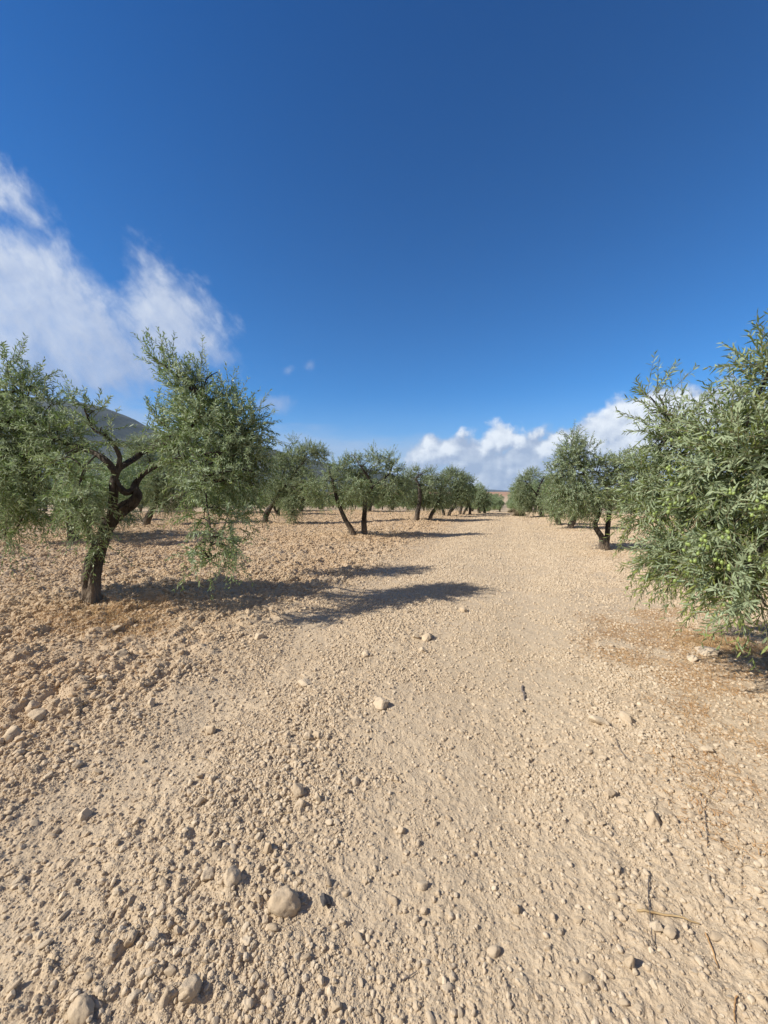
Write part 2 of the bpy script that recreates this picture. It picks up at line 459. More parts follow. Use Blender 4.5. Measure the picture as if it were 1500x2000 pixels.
def ridge(name, prof, Y, thick, seed, dz):
    """hill whose crest, seen from the lane, runs through the given directions; real slopes on both sides"""
    px = np.array([q[0] for q in prof], float); py = np.array([q[1] for q in prof], float)
    n = 260; xs = np.linspace(px[0], px[-1], n); ys = np.interp(xs, px, py)
    m = 60; V = np.zeros((m, n, 3))
    for i in range(n):
        c = P(xs[i], ys[i], Y)
        for j in range(m):
            t = (j / (m - 1)) * 2 - 1
            V[j, i, 0] = c[0] * (1 + 0.0 * t); V[j, i, 1] = Y + t * thick
            V[j, i, 2] = -60 + (c[2] + 60) * (1 - abs(t) ** 1.35)
    nn = fbm(V[..., 0] / 420, V[..., 1] / 420, seed, 6) - 0.5
    edge = (1 - np.abs(np.linspace(-1, 1, m))[:, None]) ** 0.6
    V[..., 2] += nn * dz * np.clip(edge * 1.4, 0, 1) * np.clip((V[..., 2] + 60) / 200, 0, 1)
    idx = np.arange(m * n).reshape(m, n)
    q = np.stack([idx[:-1, :-1], idx[:-1, 1:], idx[1:, 1:], idx[1:, :-1]], -1).reshape(-1, 4)
    return link(name, make_mesh(name, V.reshape(-1, 3), [q], [M_HILL], smooth=True), kind='structure')

ridge('hills', [(-700, 930), (-400, 850), (-150, 800), (60, 780), (160, 782), (215, 800), (300, 842), (400, 862), (520, 872), (580, 884), (660, 906), (730, 922), (800, 942), (880, 962)], 4200, 1900, 4, 170)
ridge('hills', [(700, 966), (820, 958), (900, 956), (970, 957), (1050, 959), (1150, 956), (1300, 953), (1500, 950), (1800, 955), (2100, 966)], 12500, 1500, 5, 60)

# ------------------------------------------------------------------ stones
def stone_mesh(name, seed, sub=3, flat=0.75, ang=0.5, material=None):
    import bmesh
    rs = np.random.RandomState(seed); NC = 15 if ang > 0.5 else 9
    bm = bmesh.new(); bmesh.ops.create_icosphere(bm, subdivisions=sub, radius=1.0)
    co = np.array([v.co[:] for v in bm.verts])
    # chip flat facets off a sphere, then roughen
    d = rs.normal(size=(NC, 3)); d /= np.linalg.norm(d, axis=1)[:, None]; cut = rs.uniform(0.5, 0.82, NC)
    k = np.ones(len(co))
    for i in range(NC):
        s = co @ d[i]; m = s > cut[i]
        k[m] = np.minimum(k[m], 1 - ang * (1 - cut[i] / s[m]) * 1.0)
    co = co * k[:, None]
    for f, a in ((1.3, 0.20), (3.1, 0.09), (7.0, 0.04)):
        ph = rs.uniform(0, 20, 3)
        nn = (fbm(co[:, 0] * f + ph[0], co[:, 1] * f + co[:, 2] * f * 0.7 + ph[1], seed, 3) + fbm(co[:, 2] * f + ph[2], co[:, 1] * f - co[:, 0] * f * 0.6, seed + 9, 3) - 1)
        co = co * (1 + 2 * a * nn)[:, None]
    co *= np.array([1.0, rs.uniform(0.68, 0.95), flat * rs.uniform(0.75, 1.1)])
    for v, c in zip(bm.verts, co): v.co = c
    me = bpy.data.meshes.new(name); bm.to_mesh(me); bm.free()
    me.materials.append(material or M_STONE)
    if sub > 2: me.shade_smooth()
    return me

STONES = [stone_mesh('stone', 100 + i, 3, 0.8, 0.9) for i in range(10)]

def place_stone(px, py, w, h, label, tilt=0.3, seed=0, group=None, mesh=None, material=None):
    rs = random.Random(seed + int(px) * 7 + int(py))
    g = G(px, py + h * 0.25)
    dist = g[1]
    z = gz(g[0], g[1])
    s = w / F * dist * 0.5
    hh = max(0.5, min(1.5, h / w)) 
    me = mesh or rs.choice(HEROS)
    o = link('stone', me, loc=(g[0], g[1], z + s * 0.30 * min(1.1, h / w)))
    o.scale = (s * 1.05, s, s * max(0.42, min(1.6, 0.15 + 0.85 * h / w)))
    o.rotation_euler = (rs.uniform(-tilt, tilt), rs.uniform(-tilt, tilt), rs.uniform(0, 6.28))
    o['label'] = label; o['category'] = 'stone'
    if group: o['group'] = group
    return o

HEROS = [stone_mesh('stone', 300 + i, 4, 0.95, 1.0) for i in range(8)]
ROUND = stone_mesh('stone', 411, 4, 1.0, 0.3)
HERO_STONES = [
    (557, 1765, 58, 60, 'largest rounded cream stone in the foreground, just left of the dark bark scrap'),
    (452, 1720, 44, 50, 'blocky cream stone up and left of the largest rounded stone'),
    (405, 1712, 34, 34, 'dull brown clod touching the left of the blocky cream stone'),
    (583, 1546, 32, 42, 'tall faceted stone on top of the trio in the pebbly strip'),
    (587, 1575, 33, 26, 'squat stone lying right below the tall faceted one'),
    (622, 1560, 22, 34, 'narrow stone standing right beside the tall faceted one'),
    (524, 1662, 24, 40, 'pale pointed stone standing alone above the largest rounded stone'),
    (160, 1985, 52, 46, 'smooth rounded stone cut by the bottom edge at the left'),
    (370, 1950, 56, 38, 'broad knobbly stone near the bottom edge, right of the smooth rounded one'),
    (695, 1523, 20, 30, 'slim pointed stone with a long shadow at the right edge of the pebbly strip'),
    (783, 1616, 18, 28, 'small upright oval stone alone in the smooth wheel track'),
    (1275, 1590, 38, 44, 'triangular cream stone with a crisp shadow beside the brown litter'),
    (1222, 1402, 44, 26, 'right one of two broad low stones side by side right of the lane'),
    (1172, 1408, 44, 24, 'left one of two broad low stones side by side right of the lane'),
    (745, 1378, 42, 20, 'long flat cream stone lying in the middle of the lane'),
    (595, 1336, 36, 18, 'long low stone left of and above the flat one in mid lane'),
    (295, 1373, 20, 34, 'stubby stone standing upright like a finger below the near left olive tree'),
    (412, 1420, 28, 26, 'rounded cream stone right of and below the finger-like upright stone'),
    (65, 1382, 32, 28, 'humped brown stone by the left edge of the photo above a flatter one'),
    (78, 1406, 46, 24, 'flat tan stone just below the humped brown one at the left edge'),
    (600, 1443, 24, 20, 'left stone of a close pair above the pebbly strip'),
    (622, 1440, 24, 22, 'right stone of a close pair above the pebbly strip'),
    (561, 1443, 20, 16, 'small stone just left of the close pair above the pebbly strip'),
    (834, 1246, 27, 15, 'smooth oval pale stone by the tip of the big crown shadow'),
    (812, 1246, 18, 16, 'angular stone touching the left of the smooth oval pale one'),
    (826, 1270, 18, 20, 'small stone just below the smooth oval pale one'),
    (715, 1283, 24, 16, 'rounded stone between the crown shadow and the flat stone in mid lane'),
    (507, 1243, 28, 20, 'pale stone lit at the lower edge of the big crown shadow'),
    (1230, 1870, 28, 44, 'long leaning stone with dark shadow near the lower right'),
    (1310, 1815, 30, 26, 'rounded stone beside the end of the pale cane at lower right'),
    (1284, 1806, 28, 26, 'dusty stone half buried at the left of the rounded one by the cane'),
    (1095, 1808, 20, 22, 'small rounded stone alone in the smooth right part of the lane bottom'),
    (1010, 1765, 20, 30, 'slim leaning stone in the lower right centre of the lane'),
    (1383, 1467, 26, 22, 'rounded stone lying amid brown litter beneath the right olive tree'),
    (655, 1960, 26, 28, 'rounded stone close to the bottom edge at mid left'),
    (258, 1842, 34, 34, 'wedge-shaped stone in the lower left quarter'),
    (437, 1805, 20, 34, 'bright sliver stone leaning left below the blocky cream stone'),
    (165, 1584, 32, 24, 'rough round clod on the left side of the lane'),
    (390, 1570, 26, 24, 'rough stone left of the trio in the pebbly strip, with small neighbours'),
    (415, 1530, 22, 20, 'small rounded clod above the rough stone left of the trio'),
    (1378, 1277, 52, 16, 'long flat stone right below the shadow edge of the right olive tree'),
    (1352, 1290, 26, 16, 'small round stone beside the long flat one by the right tree shadow'),
    (1487, 1852, 44, 28, 'large flat stone half out of the frame at the right edge'),
    (22, 1438, 44, 20, 'long low clod cut by the left edge beneath the flat tan stone'),
    (150, 1497, 26, 22, 'lumpy clod below and right of the pale straw at the left edge'),
    (1190, 1547, 24, 20, 'small stone up and left of the triangular cream stone'),
    (1218, 1562, 26, 14, 'flat stone just left of the triangular cream stone'),
    (905, 1192, 24, 14, 'pale stone beside the far tip of the big crown shadow'),
    (222, 1243, 26, 14, 'reddish clod at the edge of the dry grass under the near left olive'),
    (238, 1290, 30, 18, 'tan clod below the dry grass under the near left olive'),
    (160, 1340, 26, 18, 'cream stone midway between the near left trunk and the humped brown stone'),
    (205, 1335, 30, 16, 'broad clod right of the cream stone below the near left trunk'),
]
for i, (a_, b_, w_, h_, l_) in enumerate(HERO_STONES):
    place_stone(a_, b_, w_, h_, l_, tilt=0.45, seed=i, mesh=ROUND if i in (0, 7, 23) else None)

def scatter_individual_stones():
    rs = np.random.RandomState(5)
    n = 0; tries = 0
    taken = [tuple(G(a, b)[:2]) for a, b, *_ in HERO_STONES]
    while n < 235 and tries < 20000:
        tries += 1
        px = rs.uniform(5, 1495); py = 1230 + (rs.uniform() ** 0.8) * 765
        g = G(px, py); x, y = g[0], g[1]
        w = float(roughness(np.array([x]), np.array([y]))[0])
        if rs.uniform() > w * 1.1 + 0.04: continue
        if any((x - a) ** 2 + (y - b) ** 2 < 0.0036 for a, b in taken): continue
        a, p = along_perp(x, y)
        if p > 3.2: continue
        s = 0.009 + 0.016 * rs.uniform() ** 1.7
        s *= 1 + 0.22 * max(0, y - 1.5)
        s = min(s, 0.06)
        o = link('stone', STONES[rs.randint(10)], loc=(x, y, gz(x, y) + s * 0.16))
        o.scale = (s * 1.1, s * rs.uniform(0.75, 1.0), s * rs.uniform(0.6, 0.95))
        o.rotation_euler = (rs.uniform(-0.5, 0.5), rs.uniform(-0.5, 0.5), rs.uniform(0, 6.28))
        if p < -2.4: lab, gr = 'tan clod among many alike on the tilled soil left of the lane', 'clods on the tilled soil'
        elif p < -0.4: lab, gr = 'small cream stone among many alike in the pebbly strip of the lane', 'small stones in the pebbly strip'
        elif p < 1.3: lab, gr = 'small pale stone among many alike on the smooth wheel track', 'small stones on the wheel track'
        else: lab, gr = 'small dusty stone among many alike on the soil near the right olive tree', 'small stones near the right olive tree'
        o['label'] = lab; o['category'] = 'stone'; o['group'] = gr
        taken.append((x, y)); n += 1

scatter_individual_stones()

# ------------------------------------------------------------------ gravel: uncountable pebbles, one object
def build_gravel():
    src = bpy.data.collections.new('pebble_shapes')
    for i in range(8):
        o = bpy.data.objects.new('pebble', stone_mesh('pebble', 500 + i, 2, 0.8, 0.9, M_PEBBLE)); src.objects.link(o)
    rs = np.random.RandomState(11)
    X = []; Y = []; S = []
    a0 = R(50)
    # number density falls with distance as the smallest pebble one can make out grows
    N = 1050000
    r = np.exp(rs.uniform(np.log(0.95), np.log(34), N)); an = rs.uniform(-a0, a0, N)
    x = np.sin(an) * r; y = np.cos(an) * r
    w = roughness(x, y)
    patch = np.clip((fbm(x * 2.6, y * 2.6, 77, 3) - 0.33) * 3.0, 0.25, 1.2)
    keep = rs.uniform(size=N) < np.clip((w * 0.85 + 0.13) * patch, 0, 1)
    x, y, r, w = x[keep], y[keep], r[keep], w[keep]
    smin = np.maximum(0.0016, 0.00125 * r)
    s = smin * rs.uniform(size=len(x)) ** (-1 / 2.25)
    a, p = along_perp(x, y)
    till = 1 / (1 + np.exp((p + 2.4) * 4))
    cap = 0.013 + 0.005 * np.clip(w, 0, 1) + 0.016 * till + 0.0015 * r
    s = np.where(s > cap, cap * rs.uniform(0.4, 1.0, len(s)), s)
    z = height(x, y, r * 0.0028) + s * 0.12
    me = bpy.data.meshes.new('gravel')
    n = len(x); me.vertices.add(n)
    me.vertices.foreach_set('co', np.stack([x, y, z], -1).astype(np.float32).ravel())
    at = me.attributes.new('size', 'FLOAT', 'POINT'); at.data.foreach_set('value', s.astype(np.float32))
    at = me.attributes.new('red', 'FLOAT', 'POINT'); at.data.foreach_set('value', redness(x, y, r).astype(np.float32))
    at = me.attributes.new('turn', 'FLOAT_VECTOR', 'POINT')
    at.data.foreach_set('vector', np.stack([rs.uniform(-0.7, 0.7, n), rs.uniform(-0.7, 0.7, n), rs.uniform(0, 6.28, n)], -1).astype(np.float32).ravel())
    o = link('gravel', me, kind='stuff')
    ng = bpy.data.node_groups.new('pebble_scatter', 'GeometryNodeTree')
    ng.interface.new_socket('Geometry', in_out='INPUT', socket_type='NodeSocketGeometry')
    ng.interface.new_socket('Geometry', in_out='OUTPUT', socket_type='NodeSocketGeometry')
    t = NT(ng)
    gi = t.new('NodeGroupInput'); go = t.new('NodeGroupOutput')
    m2p = t.new('GeometryNodeMeshToPoints'); t.l.new(gi.outputs[0], m2p.inputs['Mesh'])
    ip = t.new('GeometryNodeInstanceOnPoints'); t.l.new(m2p.outputs[0], ip.inputs['Points'])
    ci = t.new('GeometryNodeCollectionInfo'); ci.inputs['Collection'].default_value = src
    ci.inputs['Separate Children'].default_value = True; ci.inputs['Reset Children'].default_value = True
    t.l.new(ci.outputs[0], ip.inputs['Instance']); ip.inputs['Pick Instance'].default_value = True
    a1 = t.new('GeometryNodeInputNamedAttribute', data_type='FLOAT'); a1.inputs[0].default_value = 'size'
    a2 = t.new('GeometryNodeInputNamedAttribute', data_type='FLOAT_VECTOR'); a2.inputs[0].default_value = 'turn'
    t.l.new(a1.outputs[0], ip.inputs['Scale'])
    e2r = t.new('FunctionNodeEulerToRotation'); t.l.new(a2.outputs[0], e2r.inputs[0]); t.l.new(e2r.outputs[0], ip.inputs['Rotation'])
    t.l.new(ip.outputs[0], go.inputs[0])
    mod = o.modifiers.new('scatter', 'NODES'); mod.node_group = ng
    print('pebbles', n)

build_gravel()

# ------------------------------------------------------------------ tubes, leaves
def spline(pts, per=6):
    p = np.asarray(pts, float); n = len(p)
    out = []
    for i in range(n - 1):
        p0 = p[max(i - 1, 0)]; p1 = p[i]; p2 = p[i + 1]; p3 = p[min(i + 2, n - 1)]
        for k in range(per):
            t = k / per
            out.append(0.5 * ((2 * p1) + (-p0 + p2) * t + (2 * p0 - 5 * p1 + 4 * p2 - p3) * t * t + (-p0 + 3 * p1 - 3 * p2 + p3) * t ** 3))
    out.append(p[-1])
    return np.array(out)

class Tubes:
    def __init__(s): s.V = []; s.F = []; s.n = 0
    def add(s, pts, rad, seg=10, gnarl=0.0, seed=0):
        pts = np.asarray(pts, float); n = len(pts)
        T = np.gradient(pts, axis=0); T /= np.linalg.norm(T, axis=1)[:, None] + 1e-9
        ref = np.array([0.3, 1, 0.1]); N = np.zeros_like(pts)
        v = np.cross(T[0], ref); v /= np.linalg.norm(v)
        for i in range(n):
            v = v - T[i] * (v @ T[i]); v /= np.linalg.norm(v) + 1e-9; N[i] = v
        B = np.cross(T, N)
        th = np.linspace(0, 2 * np.pi, seg, endpoint=False)
        L = np.concatenate([[0], np.cumsum(np.linalg.norm(np.diff(pts, axis=0), axis=1))])
        TT, LL = np.meshgrid(th, L)
        rr = np.asarray(rad, float)[:, None] * np.ones_like(TT)
        if gnarl > 0:
            c, s_ = np.cos(TT), np.sin(TT)
            q = fbm(c * 1.4 + seed + LL * 0.8, s_ * 1.4 + LL * 2.6, seed, 4) - 0.5
            q2 = fbm(c * 4 + seed, s_ * 4 + LL * 3.5, seed + 3, 3) - 0.5
            rr = rr * (1 + gnarl * (1.3 * q + 0.7 * q2 + 0.18 * np.sin(TT * 5 + LL * 3)))
        P_ = pts[:, None, :] + N[:, None, :] * (np.cos(TT) * rr)[..., None] + B[:, None, :] * (np.sin(TT) * rr)[..., None]
        idx = np.arange(n * seg).reshape(n, seg) + s.n
        nx = np.roll(idx, -1, axis=1)
        s.V.append(P_.reshape(-1, 3)); s.F.append(np.stack([idx[:-1], nx[:-1], nx[1:], idx[1:]], -1).reshape(-1, 4))
        s.n += n * seg
        # closed end
        s.V.append(pts[-1:] + T[-1:] * rad[-1] * 0.5); cc = s.n; s.n += 1
        s.F.append(np.stack([idx[-1], nx[-1], np.full(seg, cc), np.full(seg, cc)], -1)[:, :3])
    def mesh(s, name, mats):
        return make_mesh(name, np.vstack(s.V), [f for f in s.F if f.shape[1] == 4] + [f for f in s.F if f.shape[1] == 3], mats, smooth=True)

def norm(v): return v / (np.linalg.norm(v, axis=-1, keepdims=True) + 1e-9)

def crown_mesh(name, puffs, rs, leaf=0.06, wid=0.011, m=20, near=False, dens=1.0, shoot=(0.22, 0.46), stems=True, warmth=0.10):
    """puffs: rows cx cy cz rx ry rz count droop ; many leafy shoots growing out of each mass"""
    SV = []; base_all = []; h_all = []; L_all = []; g_all = []; w_all = []
    for (cx, cy, cz, rx, ry, rz, cnt, droop) in puffs:
        n = max(1, int(cnt * dens))
        d = norm(rs.normal(size=(n, 3)))
        u = rs.uniform(0.15, 0.93, n) ** 0.7
        lump = 0.8 + 0.45 * (fbm(d[:, 0] * 2.2 + cx, d[:, 1] * 2.2 + d[:, 2] * 1.7 + cz, 7, 2) - 0.5) * 2
        b = np.array([cx, cy, cz]) + d * np.array([rx, ry, rz]) * (u * lump)[:, None]
        up = np.clip(0.75 - droop, -1.5, 1.5)
        h = d * 0.9 + rs.normal(size=(n, 3)) * 0.62
        h[:, 2] += up * np.where(d[:, 2] > -0.2, 1.0, 0.35) + np.where(d[:, 2] < 0, -0.3 * (droop > 0.3), 0)
        L = rs.uniform(shoot[0], shoot[1], n)
        base_all.append(b); h_all.append(norm(h)); L_all.append(L)
        g_all.append(np.full(n, droop) * rs.uniform(0.1, 1.3, n) * 0.75 + 0.12)
        w_all.append(np.clip(rs.normal(warmth + 0.10 * (droop > 0.5), 0.14, n), 0, 0.7))
    b = np.vstack(base_all); h = np.vstack(h_all); L = np.concatenate(L_all); g = np.concatenate(g_all); wv = np.concatenate(w_all)
    S = len(b)
    t = (np.arange(m) // 2 + 0.6) / (m / 2)
    t = np.broadcast_to(t, (S, m)) + rs.uniform(-0.02, 0.02, (S, m))
    t = np.clip(t, 0, 1.05)
    down = np.array([0, 0, -1.0])
    def pos(tt): return b[:, None, :] + L[:, None, None] * (h[:, None, :] * tt[..., None] + down * (g[:, None] * tt * tt * 0.5)[..., None])
    Pp = pos(t)
    T = norm(h[:, None, :] + down * (g[:, None] * t)[..., None])
    A = norm(np.cross(T, rs.normal(size=(S, 1, 3)) + 0.001)); B = np.cross(T, A)
    k = np.arange(m)
    phi = (k % 2) * np.pi + (k // 2 % 2) * np.pi / 2 * 0.8 + rs.normal(size=(S, m)) * 0.35
    side = A * np.cos(phi)[..., None] + B * np.sin(phi)[..., None]
    op = rs.uniform(0.5, 0.95, (S, m))[..., None]
    ax = norm(T * (1.15 - op * 0.5) + side * op + rs.normal(size=(S, m, 3)) * 0.13 + down * 0.10)
    nr = T - ax * np.sum(T * ax, -1, keepdims=True)
    nr = norm(nr + rs.normal(size=(S, m, 3)) * 0.35); nr = norm(nr - ax * np.sum(nr * ax, -1, keepdims=True))
    sd2 = np.cross(ax, nr)
    ln = leaf * rs.uniform(0.6, 1.12, (S, m)) * np.where(t > 0.85, 0.75, 1.0)
    wd = wid * rs.uniform(0.8, 1.2, (S, m))
    if near:
        tmpl = np.array([(0, 0, 0), (0.22, 0.42, 0.0), (0.22, -0.42, 0.0), (0.6, 0.46, -0.02), (0.6, -0.46, -0.02), (1.0, 0, -0.10)])
        quads = np.array([(1, 2, 4, 3)]); tris = np.array([(0, 2, 1), (3, 4, 5)])
    else:
        tmpl = np.array([(0, 0, 0), (0.45, 0.5, 0.0), (0.45, -0.5, 0.0), (1.0, 0, -0.06)])
        quads = np.array([(0, 2, 3, 1)]); tris = np.zeros((0, 3), int)
    cv = rs.normal(size=(S, m)) * 0.10
    pts = []
    for (a_, s_, n_) in tmpl:
        nn_ = n_ + cv * (a_ * a_)
        pts.append(Pp + ax * (ln * a_)[..., None] + sd2 * (wd * s_)[..., None] + nr * (ln * nn_)[..., None])
    V = np.stack(pts, 2).reshape(-1, 3)
    nt = len(tmpl); off = (np.arange(S * m) * nt)[:, None, None]
    FQ = (off + quads[None]).reshape(-1, 4)
    FT = (off + tris[None]).reshape(-1, 3) if len(tris) else np.zeros((0, 3), int)
    tint = np.clip(rs.uniform(0, 1, (S, m)) * 0.7 + rs.uniform(0, 0.45, (S, 1)), 0, 1)
    warm = np.clip(wv[:, None] + (rs.uniform(size=(S, m)) < 0.012) * 0.8, 0, 1) * np.ones((S, m))
    tint = np.repeat(tint.ravel(), nt); warm = np.repeat(warm.ravel(), nt)
    faces = [FQ, FT]; mi = [0, 0]
    if stems:
        tt = np.broadcast_to(np.array([0, 0.5, 1.0]), (S, 3)); c = pos(tt)
        rad = np.array([0.0030, 0.0022, 0.0012]) * (1.0 if near else 1.7)
        ring = []
        A0 = A[:, 0]; B0 = B[:, 0]
        for j in range(3):
            for q in range(3):
                an = q * 2.094
                ring.append(c[:, j] + (A0 * math.cos(an) + B0 * math.sin(an)) * rad[j])
        SV = np.stack(ring, 1).reshape(-1, 3)
        so = len(V) + (np.arange(S) * 9)[:, None, None]
        f = []
        for j in range(2):
            for q in range(3): f.append((j * 3 + q, j * 3 + (q + 1) % 3, (j + 1) * 3 + (q + 1) % 3, (j + 1) * 3 + q))
        SF = (so + np.array(f)[None]).reshape(-1, 4)
        V = np.vstack([V, SV]); faces.append(SF); mi.append(1)
        tint = np.append(tint, np.zeros(len(SV))); warm = np.append(warm, np.zeros(len(SV)))
    keep = [(f, i) for f, i in zip(faces, mi) if len(f)]
    me = make_mesh(name, V, [k_[0] for k_ in keep], [M_LEAF, M_TWIG], midx=[k_[1] for k_ in keep], attrs={'tint': tint, 'warm': warm})
    return me, Pp.reshape(-1, 3)

def tree_root(x, y, label, group=None):
    o = bpy.data.objects.new('olive_tree', None); C.objects.link(o)
    o.location = (float(x), float(y), gz(x, y) - 0.03 if math.hypot(x, y) < 33 else float(macro(np.array([x]), np.array([y]))[0]) - min(2.0, max(0, (math.hypot(x, y) - 60) / 250)))
    o.empty_display_size = 0.3
    o['label'] = label; o['category'] = 'olive tree'
    if group: o['group'] = group
    return o

def picture_tree(base, stems, puffs, label, seed, near=False, dens=1.0, leaf=0.06, wid=0.011, m=20, Y=None, seg=14, gnarl=0.35, twigs=2, shoot=(0.22, 0.46), per_m2=230, warmth=0.10, group=None, depth_k=0.95, rs_=1.0):
    """stems: list of [(px, py, dY, radius_m), ...]; puffs: (px, py, rx_px, ry_px, dY, droop[, weight])
    read off the photograph and given real distances and thickness."""
    rs = np.random.RandomState(seed)
    g = G(*base); Y0 = Y or g[1]
    root = tree_root(P(base[0], base[1], Y0)[0], Y0, label, group)
    org = np.array(root.location)
    tb = Tubes(); nodes = []
    for k, st in enumerate(stems):
        pts = np.array([P(a, b, Y0 + c) - org for a, b, c, r in st]); rad = np.array([q[3] for q in st]) * rs_
        if k == 0 or abs(st[0][1] - base[1]) < 14: pts[0, 2] = -0.12
        sp = spline(pts, 7); rr = np.interp(np.linspace(0, 1, len(sp)), np.linspace(0, 1, len(rad)), rad)
        if pts[0, 2] < 0: rr = rr * (1 + 0.25 * np.exp(-np.maximum(sp[:, 2] + 0.05, 0) / 0.09))
        tb.add(sp, rr, seg, gnarl, seed + k)
        nodes += [(p, r) for p, r in zip(sp, rr) if r < 0.075 or p[2] > 0.55 * sp[:, 2].max()]
    NP = np.array([p for p, r in nodes])
    rows = []
    for q in puffs:
        px, py, rx, ry, dY, droop = q[:6]; wt = q[6] if len(q) > 6 else 1.0
        Yp = Y0 + dY; c = P(px, py, Yp) - org; k = Yp / F
        rxm, rzm = rx * k, ry * k; rym = depth_k * (rxm * 0.6 + rzm * 0.4)
        area = math.pi * rxm * rzm
        rows.append((c[0], c[1], c[2], rxm, rym, rzm, area * per_m2 * wt + 6, droop))
        # boughs reaching into the mass
        for j in range(twigs):
            dst = c + rs.normal(size=3) * np.array([rxm, rym, rzm]) * 0.4
            i = np.argmin(np.linalg.norm(NP - dst, axis=1) + rs.uniform(0, 0.25, len(NP)))
            s0 = NP[i]; L = np.linalg.norm(dst - s0)
            if L < 0.08: continue
            mid = (s0 + dst) / 2 + rs.normal(size=3) * 0.10 * L + np.array([0, 0, 0.10 * L * (1 if droop < 0.5 else 1.6)])
            sp = spline(np.array([s0, mid, dst]), 5)
            r0 = min(0.028, 0.008 + 0.012 * L)
            tb.add(sp, np.linspace(r0, 0.004, len(sp)), 6, 0.2, seed + j)
    link('trunk', tb.mesh('trunk', [M_BARK]), root)
    me, LP = crown_mesh('crown', rows, rs, leaf, wid, m, near, dens, shoot, warmth=warmth)
    link('crown', me, root)
    return root, org, LP

# ---- olives (fruit)
def olive_mesh():
    import bmesh
    bm = bmesh.new(); bmesh.ops.create_uvsphere(bm, u_segments=10, v_segments=8, radius=1.0)
    for v in bm.verts:
        z = v.co.z; v.co.x *= 0.80 * (1 - 0.06 * z); v.co.y *= 0.80 * (1 - 0.06 * z)
    bm.verts.ensure_lookup_table()
    # stalk
    r = bmesh.ops.create_cone(bm, segments=5, radius1=0.07, radius2=0.05, depth=0.9, cap_ends=True)
    for v in r['verts']: v.co.z += 1.35
    me = bpy.data.meshes.new('olive'); bm.to_mesh(me); bm.free(); me.materials.append(M_OLIVE); me.shade_smooth()
    return me
OLIVE = olive_mesh()

def add_olives(root, spots, rs, size=0.0105):
    for s in spots:
        o = bpy.data.objects.new('olive', OLIVE); C.objects.link(o); o.parent = root
        o.location = [float(q) for q in s]; k = size * rs.uniform(0.8, 1.15); o.scale = (k, k, k * 1.1)
        o.rotation_euler = (rs.uniform(-0.5, 0.5), rs.uniform(-0.5, 0.5), rs.uniform(0, 6))

